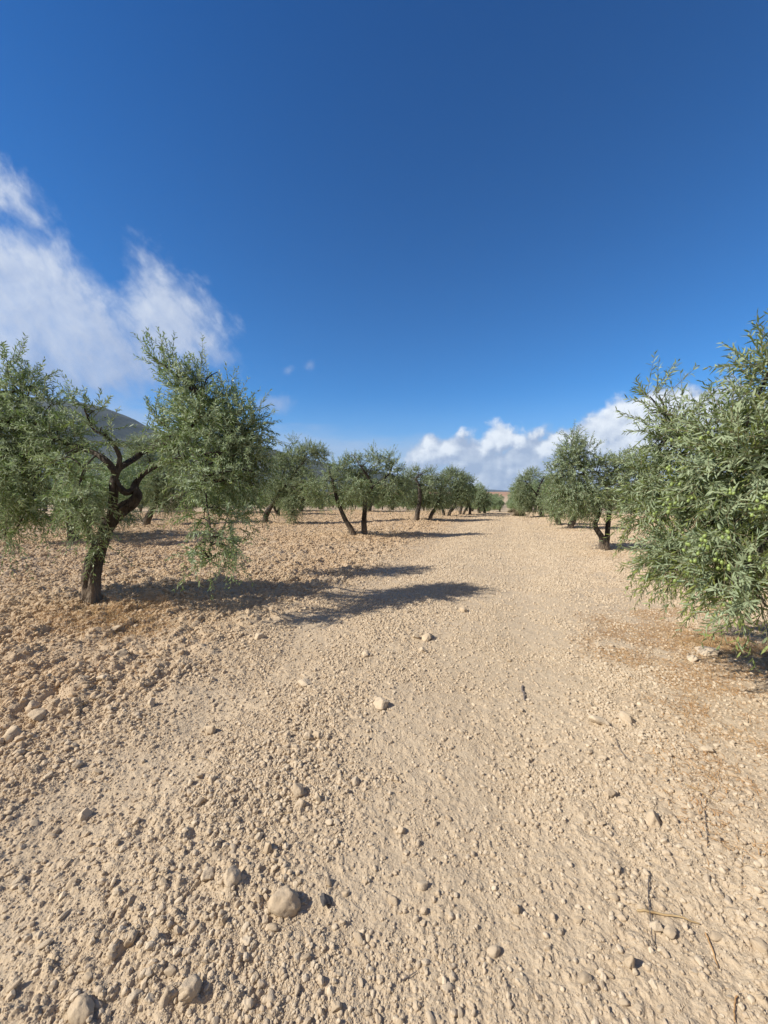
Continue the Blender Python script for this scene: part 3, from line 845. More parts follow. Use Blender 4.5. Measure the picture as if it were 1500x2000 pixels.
# ------------------------------------------------------------------ near left tree
T1 = picture_tree(
    (182, 1192),
    [[(178, 1196, 0, 0.15), (177, 1150, 0, 0.135), (182, 1105, 0, 0.125), (197, 1062, 0, 0.118), (216, 1022, 0.02, 0.108), (240, 994, 0.05, 0.10), (258, 982, 0.08, 0.088), (268, 966, 0.1, 0.075), (263, 950, 0.15, 0.062), (272, 935, 0.2, 0.045), (286, 922, 0.2, 0.036), (318, 905, 0.1, 0.028), (360, 890, -0.1, 0.02)],
     [(216, 1030, 0.0, 0.055), (218, 1000, -0.05, 0.062), (222, 970, -0.05, 0.062), (221, 943, -0.05, 0.062), (229, 918, 0.0, 0.058), (244, 908, 0.1, 0.048), (262, 897, 0.3, 0.044), (280, 883, 0.4, 0.038), (306, 873, 0.3, 0.032), (345, 855, 0.1, 0.026), (385, 820, 0.1, 0.018), (395, 770, 0.1, 0.010)],
     [(262, 956, 0.1, 0.052), (245, 962, 0.0, 0.055), (232, 950, -0.02, 0.05), (226, 938, -0.03, 0.05)],
     [(280, 883, 0.4, 0.034), (310, 860, 0.9, 0.03), (345, 845, 1.4, 0.022), (370, 815, 1.6, 0.014)],
     [(226, 925, -0.05, 0.052), (212, 905, -0.1, 0.048), (190, 887, -0.1, 0.043), (160, 876, 0.0, 0.038), (115, 862, 0.1, 0.034), (86, 834, 0.2, 0.030), (58, 795, 0.3, 0.022), (36, 765, 0.3, 0.013)],
     [(230, 915, 0.0, 0.042), (234, 893, 0.0, 0.037), (222, 868, -0.05, 0.032), (206, 850, -0.1, 0.026), (182, 838, -0.1, 0.017), (165, 800, -0.1, 0.010)],
     [(345, 856, 0.1, 0.020), (372, 880, -0.2, 0.017), (398, 930, -0.4, 0.014), (404, 985, -0.5, 0.011), (412, 1040, -0.6, 0.008), (408, 1090, -0.6, 0.005)],
     [(160, 876, 0.0, 0.018), (120, 900, 0.1, 0.014), (70, 940, 0.2, 0.011), (50, 1000, 0.2, 0.006)],
     [(190, 887, -0.1, 0.016), (165, 915, -0.3, 0.012), (152, 965, -0.4, 0.008), (160, 1010, -0.4, 0.005)]],
    [(400, 830, 74, 58, 0.0, 0.2), (372, 768, 42, 46, 0.1, -0.1, .8), (332, 722, 28, 32, 0.1, -0.25, .5), (392, 738, 30, 34, 0.1, -0.2, .5), (440, 790, 34, 38, 0.1, 0.0, .7), (305, 705, 12, 24, 0.1, -0.4, .5),
     (455, 870, 62, 66, 0.0, 0.4), (492, 885, 36, 60, 0.2, 0.6), (420, 935, 58, 50, -0.3, 0.7, .9), (474, 950, 38, 46, 0.0, 0.8, .8), (400, 1010, 30, 40, -0.5, 0.9, .55), (428, 1055, 30, 34, -0.6, 0.9, .5), (412, 1095, 24, 22, -0.6, 0.9, .35), (452, 1015, 30, 36, -0.3, 0.9, .65),
     (325, 838, 34, 26, 0.1, 0.1, .7), (345, 890, 38, 38, -0.1, 0.6, .9), (298, 812, 18, 12, 0.1, -0.1, .35), (382, 960, 26, 30, -0.4, 0.8, .5),
     (500, 835, 30, 44, 0.1, 0.3, .8), (505, 925, 26, 46, 0.2, 0.8, .8), (372, 1090, 26, 16, -0.6, 0.6, .3), (455, 1075, 20, 24, -0.5, 1.0, .35),
     (375, 810, 62, 50, 1.6, 0.2, .8), (440, 850, 52, 50, 1.7, 0.4, .8), (350, 870, 44, 40, 1.5, 0.5, .7), (400, 905, 52, 40, 1.6, 0.8, .7),
     (18, 850, 62, 76, 0.2, 0.4, 1.6), (28, 760, 44, 44, 0.2, 0.0, 1.1), (95, 792, 40, 32, 0.2, 0.1, .7), (62, 905, 46, 52, 0.1, 0.7, 1.5), (138, 850, 40, 30, 0.0, 0.2, .9), (100, 850, 44, 40, 0.1, 0.5, 1.2), (20, 940, 40, 60, -0.2, 0.8, 1.4),
     (35, 985, 42, 48, 0.1, 0.9, 1.1), (72, 1000, 32, 34, 0.0, 1.1, .5), (10, 1050, 24, 24, 0.0, 1.1, .4), (-40, 960, 50, 80, 0.2, 1.0), (-50, 820, 60, 80, 0.2, 0.3), (18, 705, 24, 20, 0.2, -0.3, .35), (60, 748, 22, 20, 0.2, -0.2, .35),
     (195, 835, 26, 14, -0.1, 0.0, .45), (160, 800, 14, 28, -0.1, -0.3, .4), (190, 800, 10, 16, -0.1, -0.4, .4), (215, 862, 24, 14, -0.1, 0.2, .5),
     (150, 935, 36, 34, -0.4, 0.9, .8), (140, 982, 26, 36, -0.4, 1.1, .7), (172, 975, 26, 40, -0.4, 1.1, .8), (172, 1025, 16, 26, -0.35, 1.2, .5), (190, 1060, 9, 16, -0.25, 1.2, .8), (120, 905, 34, 28, -0.3, 0.7, .7)],
    'large near olive tree on the left with leaning forked dark trunk', 21,
    near=True, m=22, seg=30, gnarl=0.6, rs_=0.69, per_m2=300, leaf=0.070, wid=0.0132, shoot=(0.16, 0.42))

# ------------------------------------------------------------------ near right tree, trunk outside the frame
R0 = picture_tree(
    (1790, 1290),
    [[(1790, 1330, 0, 0.17), (1785, 1250, 0, 0.15), (1760, 1170, 0.0, 0.13), (1740, 1100, 0, 0.12), (1720, 1040, 0.0, 0.10), (1660, 980, 0.0, 0.07), (1580, 930, 0.0, 0.05), (1500, 900, 0.0, 0.035), (1400, 900, 0.15, 0.02)],
     [(1725, 1050, 0, 0.09), (1740, 960, 0.2, 0.07), (1700, 860, 0.3, 0.05), (1620, 760, 0.2, 0.03), (1540, 700, 0.0, 0.015)],
     [(1600, 940, 0.0, 0.03), (1540, 1010, -0.2, 0.022), (1480, 1080, -0.3, 0.016), (1430, 1140, -0.3, 0.008)],
     [(1700, 1000, 0.1, 0.05), (1620, 960, 0.5, 0.035), (1500, 930, 0.8, 0.025), (1380, 900, 1.0, 0.015)],
     [(1500, 930, 0.8, 0.018), (1400, 880, 0.8, 0.013), (1330, 845, 0.8, 0.009), (1290, 800, 0.8, 0.005)]],
    [(1480, 900, 100, 85, -0.1, 0.3), (1400, 850, 65, 50, 0.2, 0.2), (1330, 880, 60, 55, 0.7, 0.3), (1290, 830, 34, 38, 0.8, -0.1, .55), (1275, 780, 16, 26, 0.8, -0.3, .4), (1340, 810, 30, 26, 0.6, -0.2, .45),
     (1500, 760, 45, 60, 0.0, -0.2, .7), (1490, 700, 16, 36, 0.0, -0.4, .5), (1560, 720, 70, 90, 0.0, 0.0), (1420, 960, 100, 75, 0.1, 0.5), (1310, 960, 62, 62, 0.7, 0.5), (1260, 930, 38, 48, 0.9, 0.4, .8), (1255, 1010, 28, 44, 0.9, 0.7, .8),
     (1350, 1050, 80, 70, 0.3, 0.8), (1450, 1060, 95, 80, -0.2, 0.8), (1300, 1085, 44, 40, 0.5, 0.9, .9), (1365, 1100, 62, 44, 0.1, 0.6, 1.2), (1450, 1125, 66, 44, -0.3, 0.6, 1.2), (1470, 1180, 44, 20, -0.4, 0.35, .9), (1410, 1160, 40, 18, -0.2, 0.35, .8), (1320, 1095, 36, 30, 0.3, 0.6, 1.0),
     (1580, 950, 110, 110, 0.0, 0.5), (1590, 1060, 100, 80, -0.1, 0.7), (1660, 850, 110, 110, 0.3, 0.2), (1720, 1000, 100, 110, 0.5, 0.6), (1440, 830, 40, 30, 0.0, 0.0, .6), (1840, 950, 120, 110, 0.2, 0.5, .7), (1800, 800, 110, 80, 0.2, 0.2, .7),
     (1430, 1000, 90, 80, 0.8, 0.5, .7), (1520, 1000, 120, 120, 0.9, 0.5, .7), (1560, 850, 110, 90, 0.9, 0.3, .7)],
    'large near olive tree filling the right edge, full of green olives', 22,
    Y=2.55, near=True, m=22, seg=16, per_m2=430, leaf=0.070, wid=0.0100, shoot=(0.16, 0.38), warmth=0.46, twigs=3)

rs_o = np.random.RandomState(3)
def olive_spots(org, LP, groups, rs):
    """little clusters hanging off the leaf nearest to where the photo shows fruit, on the outer side of the crown"""
    out = []
    W = LP + org
    for px, py, n in groups:
        d = ray(px, py); k = W[:, 1] / d[1]
        dd = np.hypot(W[:, 0] - d[0] * k, W[:, 2] - CAMZ - d[2] * k) / W[:, 1]
        c = np.where(dd < 0.022)[0]
        if len(c) == 0: c = np.array([np.argmin(dd)])
        i = c[np.argmin(W[c, 1])]
        for j in range(n):
            out.append(LP[i] + np.array([rs.normal() * 0.022, -0.022 + rs.normal() * 0.012, rs.normal() * 0.022]))
    return out

grp = [(1300, 975, 3), (1265, 1005, 4), (1276, 990, 3), (1299, 996, 3), (1285, 915, 3), (1310, 945, 2), (1365, 855, 3), (1467, 845, 2), (1410, 945, 5), (1425, 940, 3), (1462, 978, 5), (1478, 972, 4), (1490, 975, 4), (1460, 1010, 3),
       (1350, 968, 2), (1342, 1050, 3), (1355, 1055, 4), (1368, 1048, 3), (1325, 1030, 3), (1385, 1095, 3), (1404, 1098, 3), (1398, 1075, 2), (1480, 1103, 4), (1390, 1130, 2), (1440, 1085, 2), (1323, 1137, 2), (1432, 1183, 2), (1470, 790, 1), (1496, 675, 2), (1300, 860, 2), (1350, 1100, 3), (1395, 1040, 3)]
add_olives(R0[0], olive_spots(R0[1], R0[2], grp, rs_o)[:98], rs_o, 0.0115)
grp = [(375, 905, 3), (362, 866, 2), (395, 970, 3), (405, 960, 2), (430, 950, 3), (310, 905, 2), (388, 930, 2), (440, 1000, 2), (420, 900, 2), (450, 930, 2), (335, 880, 2)]
add_olives(T1[0], olive_spots(T1[1], T1[2], grp, rs_o), rs_o, 0.0115)

# ------------------------------------------------------------------ middle-distance trees read off the photo
MID = dict(near=False, m=16, leaf=0.078, wid=0.017, seg=12, gnarl=0.4, per_m2=230, rs_=0.82, twigs=2, shoot=(0.18, 0.42))
picture_tree((700, 1052),
    [[(692, 1054, 0, 0.11), (685, 1032, 0, 0.10), (672, 1010, 0, 0.09), (662, 985, 0, 0.08), (655, 962, 0, 0.06), (650, 940, 0.1, 0.04), (640, 915, 0.2, 0.02)],
     [(712, 1050, 0.3, 0.12), (711, 1022, 0.3, 0.11), (712, 1000, 0.3, 0.10), (714, 975, 0.3, 0.08), (728, 950, 0.3, 0.06), (745, 938, 0.3, 0.05), (760, 925, 0.4, 0.03), (768, 905, 0.5, 0.015)],
     [(728, 950, 0.3, 0.05), (718, 930, 0.2, 0.045), (708, 916, 0.1, 0.03), (700, 905, 0.1, 0.015)]],
    [(648, 940, 32, 28, 0, 0.5), (610, 955, 26, 28, 0.2, 0.9), (665, 915, 28, 20, 0.2, 0.1), (690, 905, 22, 16, 0.5, -0.1), (700, 955, 28, 30, -0.3, 0.9), (680, 970, 22, 20, -0.2, 1.0), (742, 905, 22, 20, 0.4, 0), (766, 920, 24, 26, 0.5, 0.3), (760, 955, 28, 28, 0.3, 0.9), (790, 950, 18, 30, 0.7, 0.8), (768, 975, 22, 16, 0.3, 1.0, .7), (718, 925, 26, 18, 0.7, 0.2), (690, 935, 24, 20, 0.6, 0.5), (715, 898, 18, 10, 0.5, -0.1, .6), (732, 888, 12, 10, 0.4, -0.2, .5), (762, 893, 10, 10, .4, -0.2, .5), (635, 975, 20, 14, 0, 1.0, .7), (725, 965, 20, 22, 0.9, 0.8)],
    'olive tree left of the lane with two dark trunks spread like a V', 31, **MID)
picture_tree((824, 1020),
    [[(813, 1021, 0, 0.15), (816, 1000, 0, 0.15), (819, 980, 0, 0.13), (820, 965, 0, 0.11), (818, 948, 0, 0.09), (812, 936, 0, 0.07), (818, 930, 0, 0.04)],
     [(838, 1019, 0.2, 0.13), (843, 1005, 0.3, 0.12), (851, 992, 0.4, 0.10), (858, 975, 0.5, 0.07), (862, 950, .6, .04)]],
    [(800, 965, 18, 30, 0.3, 0.8), (798, 935, 18, 16, 0.4, 0.1), (838, 950, 20, 30, 0.2, 0.6), (858, 945, 20, 24, 0.6, 0.3), (840, 925, 14, 12, 0.3, 0), (850, 980, 22, 18, 0.3, 0.9), (832, 975, 14, 16, 0.4, 0.9), (870, 975, 16, 18, 0.6, 0.9), (812, 922, 16, 10, 0.7, -0.1), (825, 945, 20, 24, 0.8, 0.3), (790, 945, 16, 22, 0.7, 0.4), (812, 975, 18, 18, 0.8, 0.8)],
    'olive tree with a thick bare trunk bent at its tip and a leaning stem', 32, **MID)
picture_tree((873, 1010),
    [[(868, 1011, 0, 0.13), (866, 1000, 0, 0.11), (864, 988, 0, 0.10), (862, 970, 0, 0.06), (868, 950, 0, 0.03)],
     [(875, 1011, 0.1, 0.14), (879, 1000, 0.1, 0.12), (887, 990, 0.1, 0.09), (893, 970, 0.3, 0.05), (896, 945, 0.4, .03)]],
    [(870, 950, 22, 26, 0.3, 0.5), (890, 935, 22, 22, 0.2, 0.1), (898, 960, 22, 28, 0.3, 0.7), (882, 922, 16, 10, 0.2, -0.1), (865, 975, 18, 16, 0, 0.9), (885, 978, 22, 14, 0.2, 0.9), (872, 930, 14, 12, 0.3, 0)],
    'olive tree on two short stems parted low, third along the left side of the lane', 33, **MID)
picture_tree((906, 1006),
    [[(897, 1007, 0, 0.13), (900, 996, 0, 0.11), (902, 985, 0, 0.09), (905, 960, 0, 0.04)],
     [(902, 1007, 0.3, 0.10), (908, 998, 0.3, 0.09), (915, 986, 0.3, 0.07), (920, 960, 0.3, 0.03)],
     [(918, 1006, 0.5, 0.12), (918, 995, 0.5, 0.10), (917, 983, 0.5, 0.08), (912, 950, .4, .04)]],
    [(900, 948, 20, 22, 0, 0.3), (915, 942, 16, 18, 0.3, 0.1), (908, 968, 22, 20, 0, 0.8), (896, 968, 14, 18, 0, 0.8), (918, 962, 13, 20, 0.2, 0.7), (905, 932, 14, 8, 0, -0.1)],
    'dark crowned olive tree on three thin stems, fourth along the left side of the lane', 34, **MID)
picture_tree((942, 1003),
    [[(937, 1004, 0, 0.15), (935, 994, 0, 0.12), (936, 982, 0, 0.08), (938, 965, 0, 0.04)], [(948, 1004, 0.2, 0.14), (946, 994, 0.2, 0.12), (944, 980, 0.2, 0.06)]],
    [(940, 970, 18, 18, 0, 0.3), (932, 978, 14, 16, 0, 0.7), (950, 976, 14, 16, 0, 0.7), (940, 958, 12, 8, 0, 0), (941, 988, 16, 8, 0, 1)],
    'low rounded olive tree, fifth along the left side of the lane', 35, **MID)
picture_tree((286, 1028),
    [[(284, 1029, 0, 0.22), (288, 1015, 0, 0.19), (294, 1002, 0, 0.16), (302, 985, 0, 0.13), (308, 960, 0, 0.09), (300, 920, 0, 0.06), (285, 880, 0, 0.03)],
     [(303, 980, 0, 0.09), (325, 950, 0.4, 0.07), (345, 910, 0.6, 0.04)]],
    [(300, 945, 40, 34, 0, 0.7), (275, 895, 40, 28, 0, 0.1), (325, 920, 40, 36, 0.3, 0.4), (345, 955, 34, 34, 0, 0.9), (270, 865, 20, 16, 0, -0.2, .7), (320, 985, 34, 20, 0, 1.0), (360, 980, 22, 24, 0, 1.0), (310, 870, 30, 16, 0.4, -0.1, .7), (262, 935, 22, 26, 0.3, .5)],
    'olive tree with short thick trunk, right behind the near left tree', 36, **MID)
picture_tree((520, 1024),
    [[(516, 1025, 0, 0.17), (520, 1005, 0, 0.15), (532, 985, 0, 0.12), (548, 960, 0, 0.10), (570, 930, 0, 0.07), (600, 895, 0, 0.03)],
     [(545, 965, 0, 0.07), (555, 920, 0.3, 0.05), (560, 885, 0.3, 0.02)]],
    [(600, 885, 34, 24, 0, -0.1), (570, 900, 36, 30, 0.2, 0.2), (625, 890, 22, 22, 0.4, 0.2), (560, 945, 34, 34, 0, 0.7), (595, 935, 34, 32, 0, 0.6), (570, 985, 26, 30, -0.2, 1.1), (545, 905, 20, 26, 0, 0.3), (572, 862, 12, 10, 0, -0.3, .5), (572, 1010, 12, 12, -0.3, 1.1, .7), (610, 970, 24, 20, 0, 1), (535, 955, 20, 30, 0, 0.8)],
    'tall pale green olive tree just right of the near left tree', 37, **MID)
picture_tree((1180, 1078),
    [[(1181, 1083, 0, 0.16), (1180, 1065, 0, 0.15), (1176, 1050, 0, 0.10), (1167, 1035, 0, 0.09), (1163, 1024, 0, 0.085), (1168, 1010, 0, 0.07), (1172, 990, 0.1, 0.05), (1150, 950, 0.2, 0.04), (1130, 900, 0.3, 0.02)],
     [(1184, 1068, 0.05, 0.10), (1186, 1045, 0.1, 0.09), (1188, 1020, 0.1, 0.085), (1191, 995, 0.1, 0.08), (1192, 975, 0.1, 0.06), (1180, 945, 0.2, 0.04), (1165, 920, 0.3, 0.02)]],
    [(1118, 880, 32, 30, 0.2, 0), (1128, 920, 42, 30, 0.2, 0.4), (1110, 900, 26, 24, 0.2, 0.2), (1120, 855, 18, 12, 0.2, -0.2, .7), (1150, 960, 46, 34, 0, 0.7), (1120, 975, 34, 34, 0, 0.9), (1165, 985, 36, 24, -0.1, 1.0), (1200, 950, 32, 30, 0.2, 0.6), (1165, 915, 36, 24, 0.3, 0.2), (1205, 910, 34, 22, 0.3, 0.1), (1098, 960, 22, 30, 0.2, 0.8), (1150, 1000, 30, 12, 0, 1.1, .7), (1235, 935, 34, 34, 0.4, 0.4), (1250, 900, 30, 26, 0.5, 0.2), (1235, 975, 34, 22, 0.3, 0.8), (1085, 925, 22, 26, 0.3, 0.4), (1150, 880, 18, 18, 0.3, 0.0, .6)],
    'olive tree right of the lane on two dark stems forking from one foot', 38, **dict(MID, rs_=0.66))
picture_tree((1114, 1036),
    [[(1113, 1038, 0, 0.17), (1115, 1028, 0, 0.14), (1119, 1018, 0, 0.13), (1125, 1005, 0, 0.09), (1120, 980, 0, 0.06), (1105, 950, 0, 0.03)]],
    [(1090, 975, 26, 32, 0.3, 0.8), (1105, 945, 26, 22, 0.3, 0.2), (1115, 990, 28, 22, 0, 1.0), (1140, 970, 30, 32, 0.4, 0.6), (1086, 1000, 14, 16, 0, 1.0), (1075, 965, 16, 24, 0.4, 0.5)],
    'olive tree with a single short leaning trunk, second on the right side of the lane', 39, **MID)
picture_tree((1094, 1028),
    [[(1094, 1030, 0, 0.16), (1091, 1020, 0, 0.13), (1086, 1008, 0, 0.11), (1080, 985, 0, 0.07), (1075, 955, 0, 0.03)]],
    [(1075, 960, 18, 26, 0, 0.4), (1070, 985, 18, 24, 0, 0.9), (1088, 985, 16, 24, 0, 0.9), (1080, 940, 14, 12, 0, 0)],
    'narrow pale olive tree with greyish trunk, third on the right side of the lane', 40, **MID)
picture_tree((1058, 1012),
    [[(1060, 1013, 0, 0.18), (1058, 1000, 0, 0.16), (1054, 985, 0, 0.13), (1050, 965, 0, 0.10), (1056, 945, 0, 0.06), (1065, 930, 0, 0.03)], [(1052, 970, 0, .07), (1035, 950, 0, .05), (1022, 935, 0, .02)]],
    [(1025, 940, 20, 20, 0, 0.1), (1040, 925, 18, 12, 0.2, -0.1), (1025, 970, 22, 26, 0, 0.8), (1012, 955, 12, 24, 0, 0.5), (1042, 985, 20, 18, 0, 1.0), (1065, 945, 16, 20, 0.4, 0.2), (1020, 985, 16, 14, 0, 1.0), (1062, 970, 16, 24, .4, .8)],
    'dark hearted olive tree, leftmost crown of those on the right side', 41, **MID)

# ------------------------------------------------------------------ grove behind: three shapes copied into rows
def random_tree(seed):
    rs = np.random.RandomState(seed)
    root = bpy.data.objects.new('olive_tree', None); C.objects.link(root)
    tb = Tubes(); NP = []
    lean = rs.uniform(-0.4, 0.4, 2)
    nst = rs.choice([1, 2, 2]); tops = []
    for k in range(nst):
        off = np.array([rs.uniform(-0.12, 0.12), rs.uniform(-0.12, 0.12), -0.25]) * (nst > 1) + np.array([0, 0, -0.1])
        ln = lean if k == 0 else -lean * rs.uniform(0.5, 1.5)
        p = np.array([off, (ln[0] * 0.3, ln[1] * 0.3, 0.45), (ln[0] * 0.9, ln[1] * 0.9, 0.95), (ln[0] * 1.2, ln[1] * 1.2, 1.35)])
        sp = spline(p, 6); rad = np.interp(np.linspace(0, 1, len(sp)), [0, 0.15, 1], [0.2, 0.14, 0.09]) * (0.85 if nst > 1 else 1.1)
        tb.add(sp, rad, 12, 0.45, seed + k); tops.append(sp[-1])
    ends = []
    for tp in tops:
        for j in range(rs.randint(3, 5)):
            a = rs.uniform(0, 6.28); L = rs.uniform(0.7, 1.3)
            e = tp + np.array([math.cos(a) * L, math.sin(a) * L, rs.uniform(0.2, 0.9)])
            md = (tp + e) / 2 + np.array([0, 0, 0.12]) + rs.normal(size=3) * 0.08
            sp = spline(np.array([tp - [0, 0, 0.06], md, e]), 5); tb.add(sp, np.linspace(0.07, 0.018, len(sp)), 8, 0.4, seed + j); ends.append(e); NP += list(sp)
    rows = []
    for e in ends:
        for j in range(3):
            c = e + rs.normal(size=3) * np.array([0.32, 0.32, 0.22]) + np.array([0, 0, [-0.55, 0.0, 0.35][j]])
            c[:2] *= 1.05
            r = rs.uniform(0.36, 0.58)
            rows.append((c[0], c[1], c[2], r, r, r * rs.uniform(0.85, 1.2), 3.14 * r * r * 250, [1.0, 0.4, -0.1][j]))
    link('trunk', tb.mesh('trunk', [M_BARK]), root)
    me, _ = crown_mesh('crown', rows, rs, 0.10, 0.024, 12, False, 0.9, (0.2, 0.42), stems=False)
    link('crown', me, root)
    return root

protos = [random_tree(s) for s in (61, 62, 63, 64, 65)]
GROVE = {'left': ('olive tree in the rows behind, left of the lane', 'olive trees in the rows left of the lane'),
         'right': ('olive tree in the rows behind, right of the lane', 'olive trees in the rows right of the lane'),
         'lane': ('small distant olive tree where the lane narrows to the horizon', 'distant olive trees lining the lane')}
spots = []
rs = np.random.RandomState(77)
for px, py in ((537, 1008), (655, 1003), (735, 1000), (777, 998), (600, 999), (430, 1006)):
    g = G(px, py); spots.append((g[0], g[1], 'left'))
for k in range(9):                                              # the lane's own two rows, farther on
    for side, p in (('lane', -3.4 + 0.05 * k), ('lane', 2.6)):
        a = (37.5 if p < 0 else 33.5) + k * 8; x, y = row_pos(a, p); spots.append((x, y, side))
for a, p in ((62, -1.2), (70, 0.9), (66, -0.2), (78, 2.0), (76, -2.0), (58, 1.6)):
    spots.append((*row_pos(a, p), 'lane'))
for row in range(1, 8):
    p = -12.0 - (row - 1) * 8.2
    for k in range(16):
        a = -1 + k * 8.0 + (row % 2) * 1.0; spots.append((*row_pos(a, p), 'left'))
for row in range(1, 5):
    p = 10.6 + (row - 1) * 8.0
    for k in range(9):
        a = 3 + k * 8.0; spots.append((*row_pos(a, p), 'right'))
placed = [tuple(o.location[:2]) for o in C.objects if o.name.startswith('olive_tree') and o not in protos]
used = 0
fixed = placed[:]
for x, y, side in spots:
    x += rs.normal() * 0.35; y += rs.normal() * 0.35
    if y < 1.5 or y > 125: continue
    if abs(x / y) > 1.12 and not (side == 'left' and y > 5 and x > -12.5): continue
    if any((x - a) ** 2 + (y - b) ** 2 < (5.2 if y < 52 else 3.0) ** 2 for a, b in placed): continue
    src = protos[used % 5]
    if used < 5: o = src
    else:
        o = src.copy(); C.objects.link(o)
        for ch in src.children:
            c = ch.copy(); C.objects.link(c); c.parent = o
    ht = tree_root(x, y, 'x'); loc = tuple(ht.location); bpy.data.objects.remove(ht)
    o.location = loc; o.rotation_euler = (0, 0, rs.uniform(0, 6.28)); s = rs.uniform(0.82, 1.08); o.scale = (s, s, s * rs.uniform(0.9, 1.1))
    lab, gr = GROVE[side]
    if abs(x + 10.3) < 1.5 and 5.5 < y < 9.5: lab, gr = 'olive tree just outside the left edge whose shadow reaches behind the near left trunk', None
    o['label'] = lab; o['category'] = 'olive tree'
    if gr: o['group'] = gr
    placed.append((x, y)); used += 1
print('grove trees', used)

# ------------------------------------------------------------------ litter, dry grass, straws, sticks
def blades(name, X, Y, L, lift, wid, material, seed, lie=True, kind='stuff', curl=0.6):
    """thin bent blades lying on, or standing out of, the ground"""
    rs = np.random.RandomState(seed); n = len(X)
    z = ground_z(X, Y)
    a = rs.uniform(0, 6.28, n); da = rs.normal(size=n) * curl
    V = np.zeros((n, 8, 3)); x = X.copy(); y = Y.copy(); zz = z + 0.002
    up = lift * rs.uniform(0.2, 1.0, n)
    for i in range(4):
        t = i / 3
        an = a + da * t * 2
        if i: x = x + np.cos(an) * L / 3; y = y + np.sin(an) * L / 3
        g = ground_z(x, y) if lie else z
        h = (np.maximum(g, z) + 0.003 + up * (math.sin(t * 3.14 * 0.9) if lie else t * 1.0))
        w = wid * (1 - 0.75 * t) * 0.5
        V[:, i * 2] = np.stack([x - np.sin(an) * w, y + np.cos(an) * w, h], -1); V[:, i * 2 + 1] = np.stack([x + np.sin(an) * w, y - np.cos(an) * w, h + w * 0.8], -1)
    q = np.array([(0, 1, 3, 2), (2, 3, 5, 4), (4, 5, 7, 6)])
    Fq = (np.arange(n)[:, None, None] * 8 + q[None]).reshape(-1, 4)
    return make_mesh(name, V.reshape(-1, 3), [Fq], [material])

rs = np.random.RandomState(88)
# brown litter on the right
n = 90000
px = rs.uniform(1060, 1640, n); r_ = rs.uniform(size=n)
xx = rs.uniform(0.6, 4.2, n); yy = rs.uniform(0.85, 4.8, n)
a_, p_ = along_perp(xx, yy)
den = np.clip((p_ - 0.62 - 0.7 * (fbm(xx * 1.1, yy * 1.1, 33, 3) - 0.4)) / 0.45, 0, 1) * np.clip((fbm(xx * 3.5, yy * 3.5, 34, 3) - 0.36) * 4.2, 0.10, 1) * np.clip((a_ - 1.2) / 0.8, 0, 1)
k = rs.uniform(size=n) < den
me = blades('leaf_litter', xx[k], yy[k], rs.uniform(0.015, 0.05, k.sum()), 0.007, 0.0032, M_LITTER, 1)
link('leaf_litter', me, kind='stuff'); print('litter', k.sum())

# dry grass at the feet of the trees and thinly over the tilled strip
gx = []; gy = []; gl = []
def tuft(px, py, rad, n, ln, seed):
    r2 = np.random.RandomState(seed); g = G(px, py)
    gx.append(g[0] + r2.normal(size=n) * rad); gy.append(g[1] + r2.normal(size=n) * rad * 0.8); gl.append(r2.uniform(0.4, 1.0, n) * ln)
for i, (a_, b_, r_, n_, l_) in enumerate([(215, 1225, 0.28, 1300, 0.10), (255, 1205, 0.25, 800, 0.10), (150, 1215, 0.25, 500, 0.09), (270, 1240, 0.2, 350, 0.08), (690, 1060, 0.7, 700, 0.14), (730, 1058, 0.6, 500, 0.12),
                                          (830, 1024, 0.7, 450, 0.16), (875, 1013, 0.8, 300, 0.18), (1185, 1088, 0.4, 250, 0.12), (1385, 1262, 0.16, 500, 0.13), (1440, 1275, 0.2, 500, 0.13), (1118, 1040, 0.6, 250, 0.16), (288, 1033, 0.8, 300, 0.16), (1330, 1240, 0.25, 120, 0.1)]):
    tuft(a_, b_, r_, n_, l_, i)
n = 5200; ra = rs.uniform(2.5, 8, n); an = rs.uniform(-R(48), R(0), n); x2 = np.sin(an) * ra; y2 = np.cos(an) * ra
a_, p_ = along_perp(x2, y2); k = (p_ < -2.7) & (rs.uniform(size=n) < np.clip((fbm(x2 * 2, y2 * 2, 35, 3) - 0.42) * 4, 0.03, 1))
gx.append(x2[k]); gy.append(y2[k]); gl.append(rs.uniform(0.02, 0.07, k.sum()))
me = blades('dry_grass', np.concatenate(gx), np.concatenate(gy), np.concatenate(gl) * 1.0, 0.03, 0.0035, M_LITTER, 2)
link('dry_grass', me, kind='stuff')
me = blades('dry_grass', np.concatenate(gx[:-1])[::2], np.concatenate(gy[:-1])[::2], np.concatenate(gl[:-1])[::2], 0.05, 0.003, M_STRAW, 3)
link('dry_grass', me, kind='stuff')

def stick(name, pts, r, material, label, category, lift=0.006):
    P3 = []
    for px, py in pts:
        g = G(px, py); P3.append(g)
    P3 = np.array(P3); sp = spline(P3, 6); sp = sp + np.random.RandomState(int(pts[0][0])).normal(size=sp.shape) * r * 0.35
    zs = ground_z(sp[:, 0], sp[:, 1]); zs = np.maximum(zs, np.interp(np.arange(len(zs)), [0, len(zs) - 1], [zs[0], zs[-1]])) + lift
    c = np.array([sp[0, 0], sp[0, 1], zs.min() - r])
    sp[:, 2] = zs; tb = Tubes(); tb.add(sp - c, np.linspace(r, r * 0.55, len(sp)), 8, 0.3, 4)
    o = link(name, tb.mesh(name, [material]), loc=c); o['label'] = label; o['category'] = category

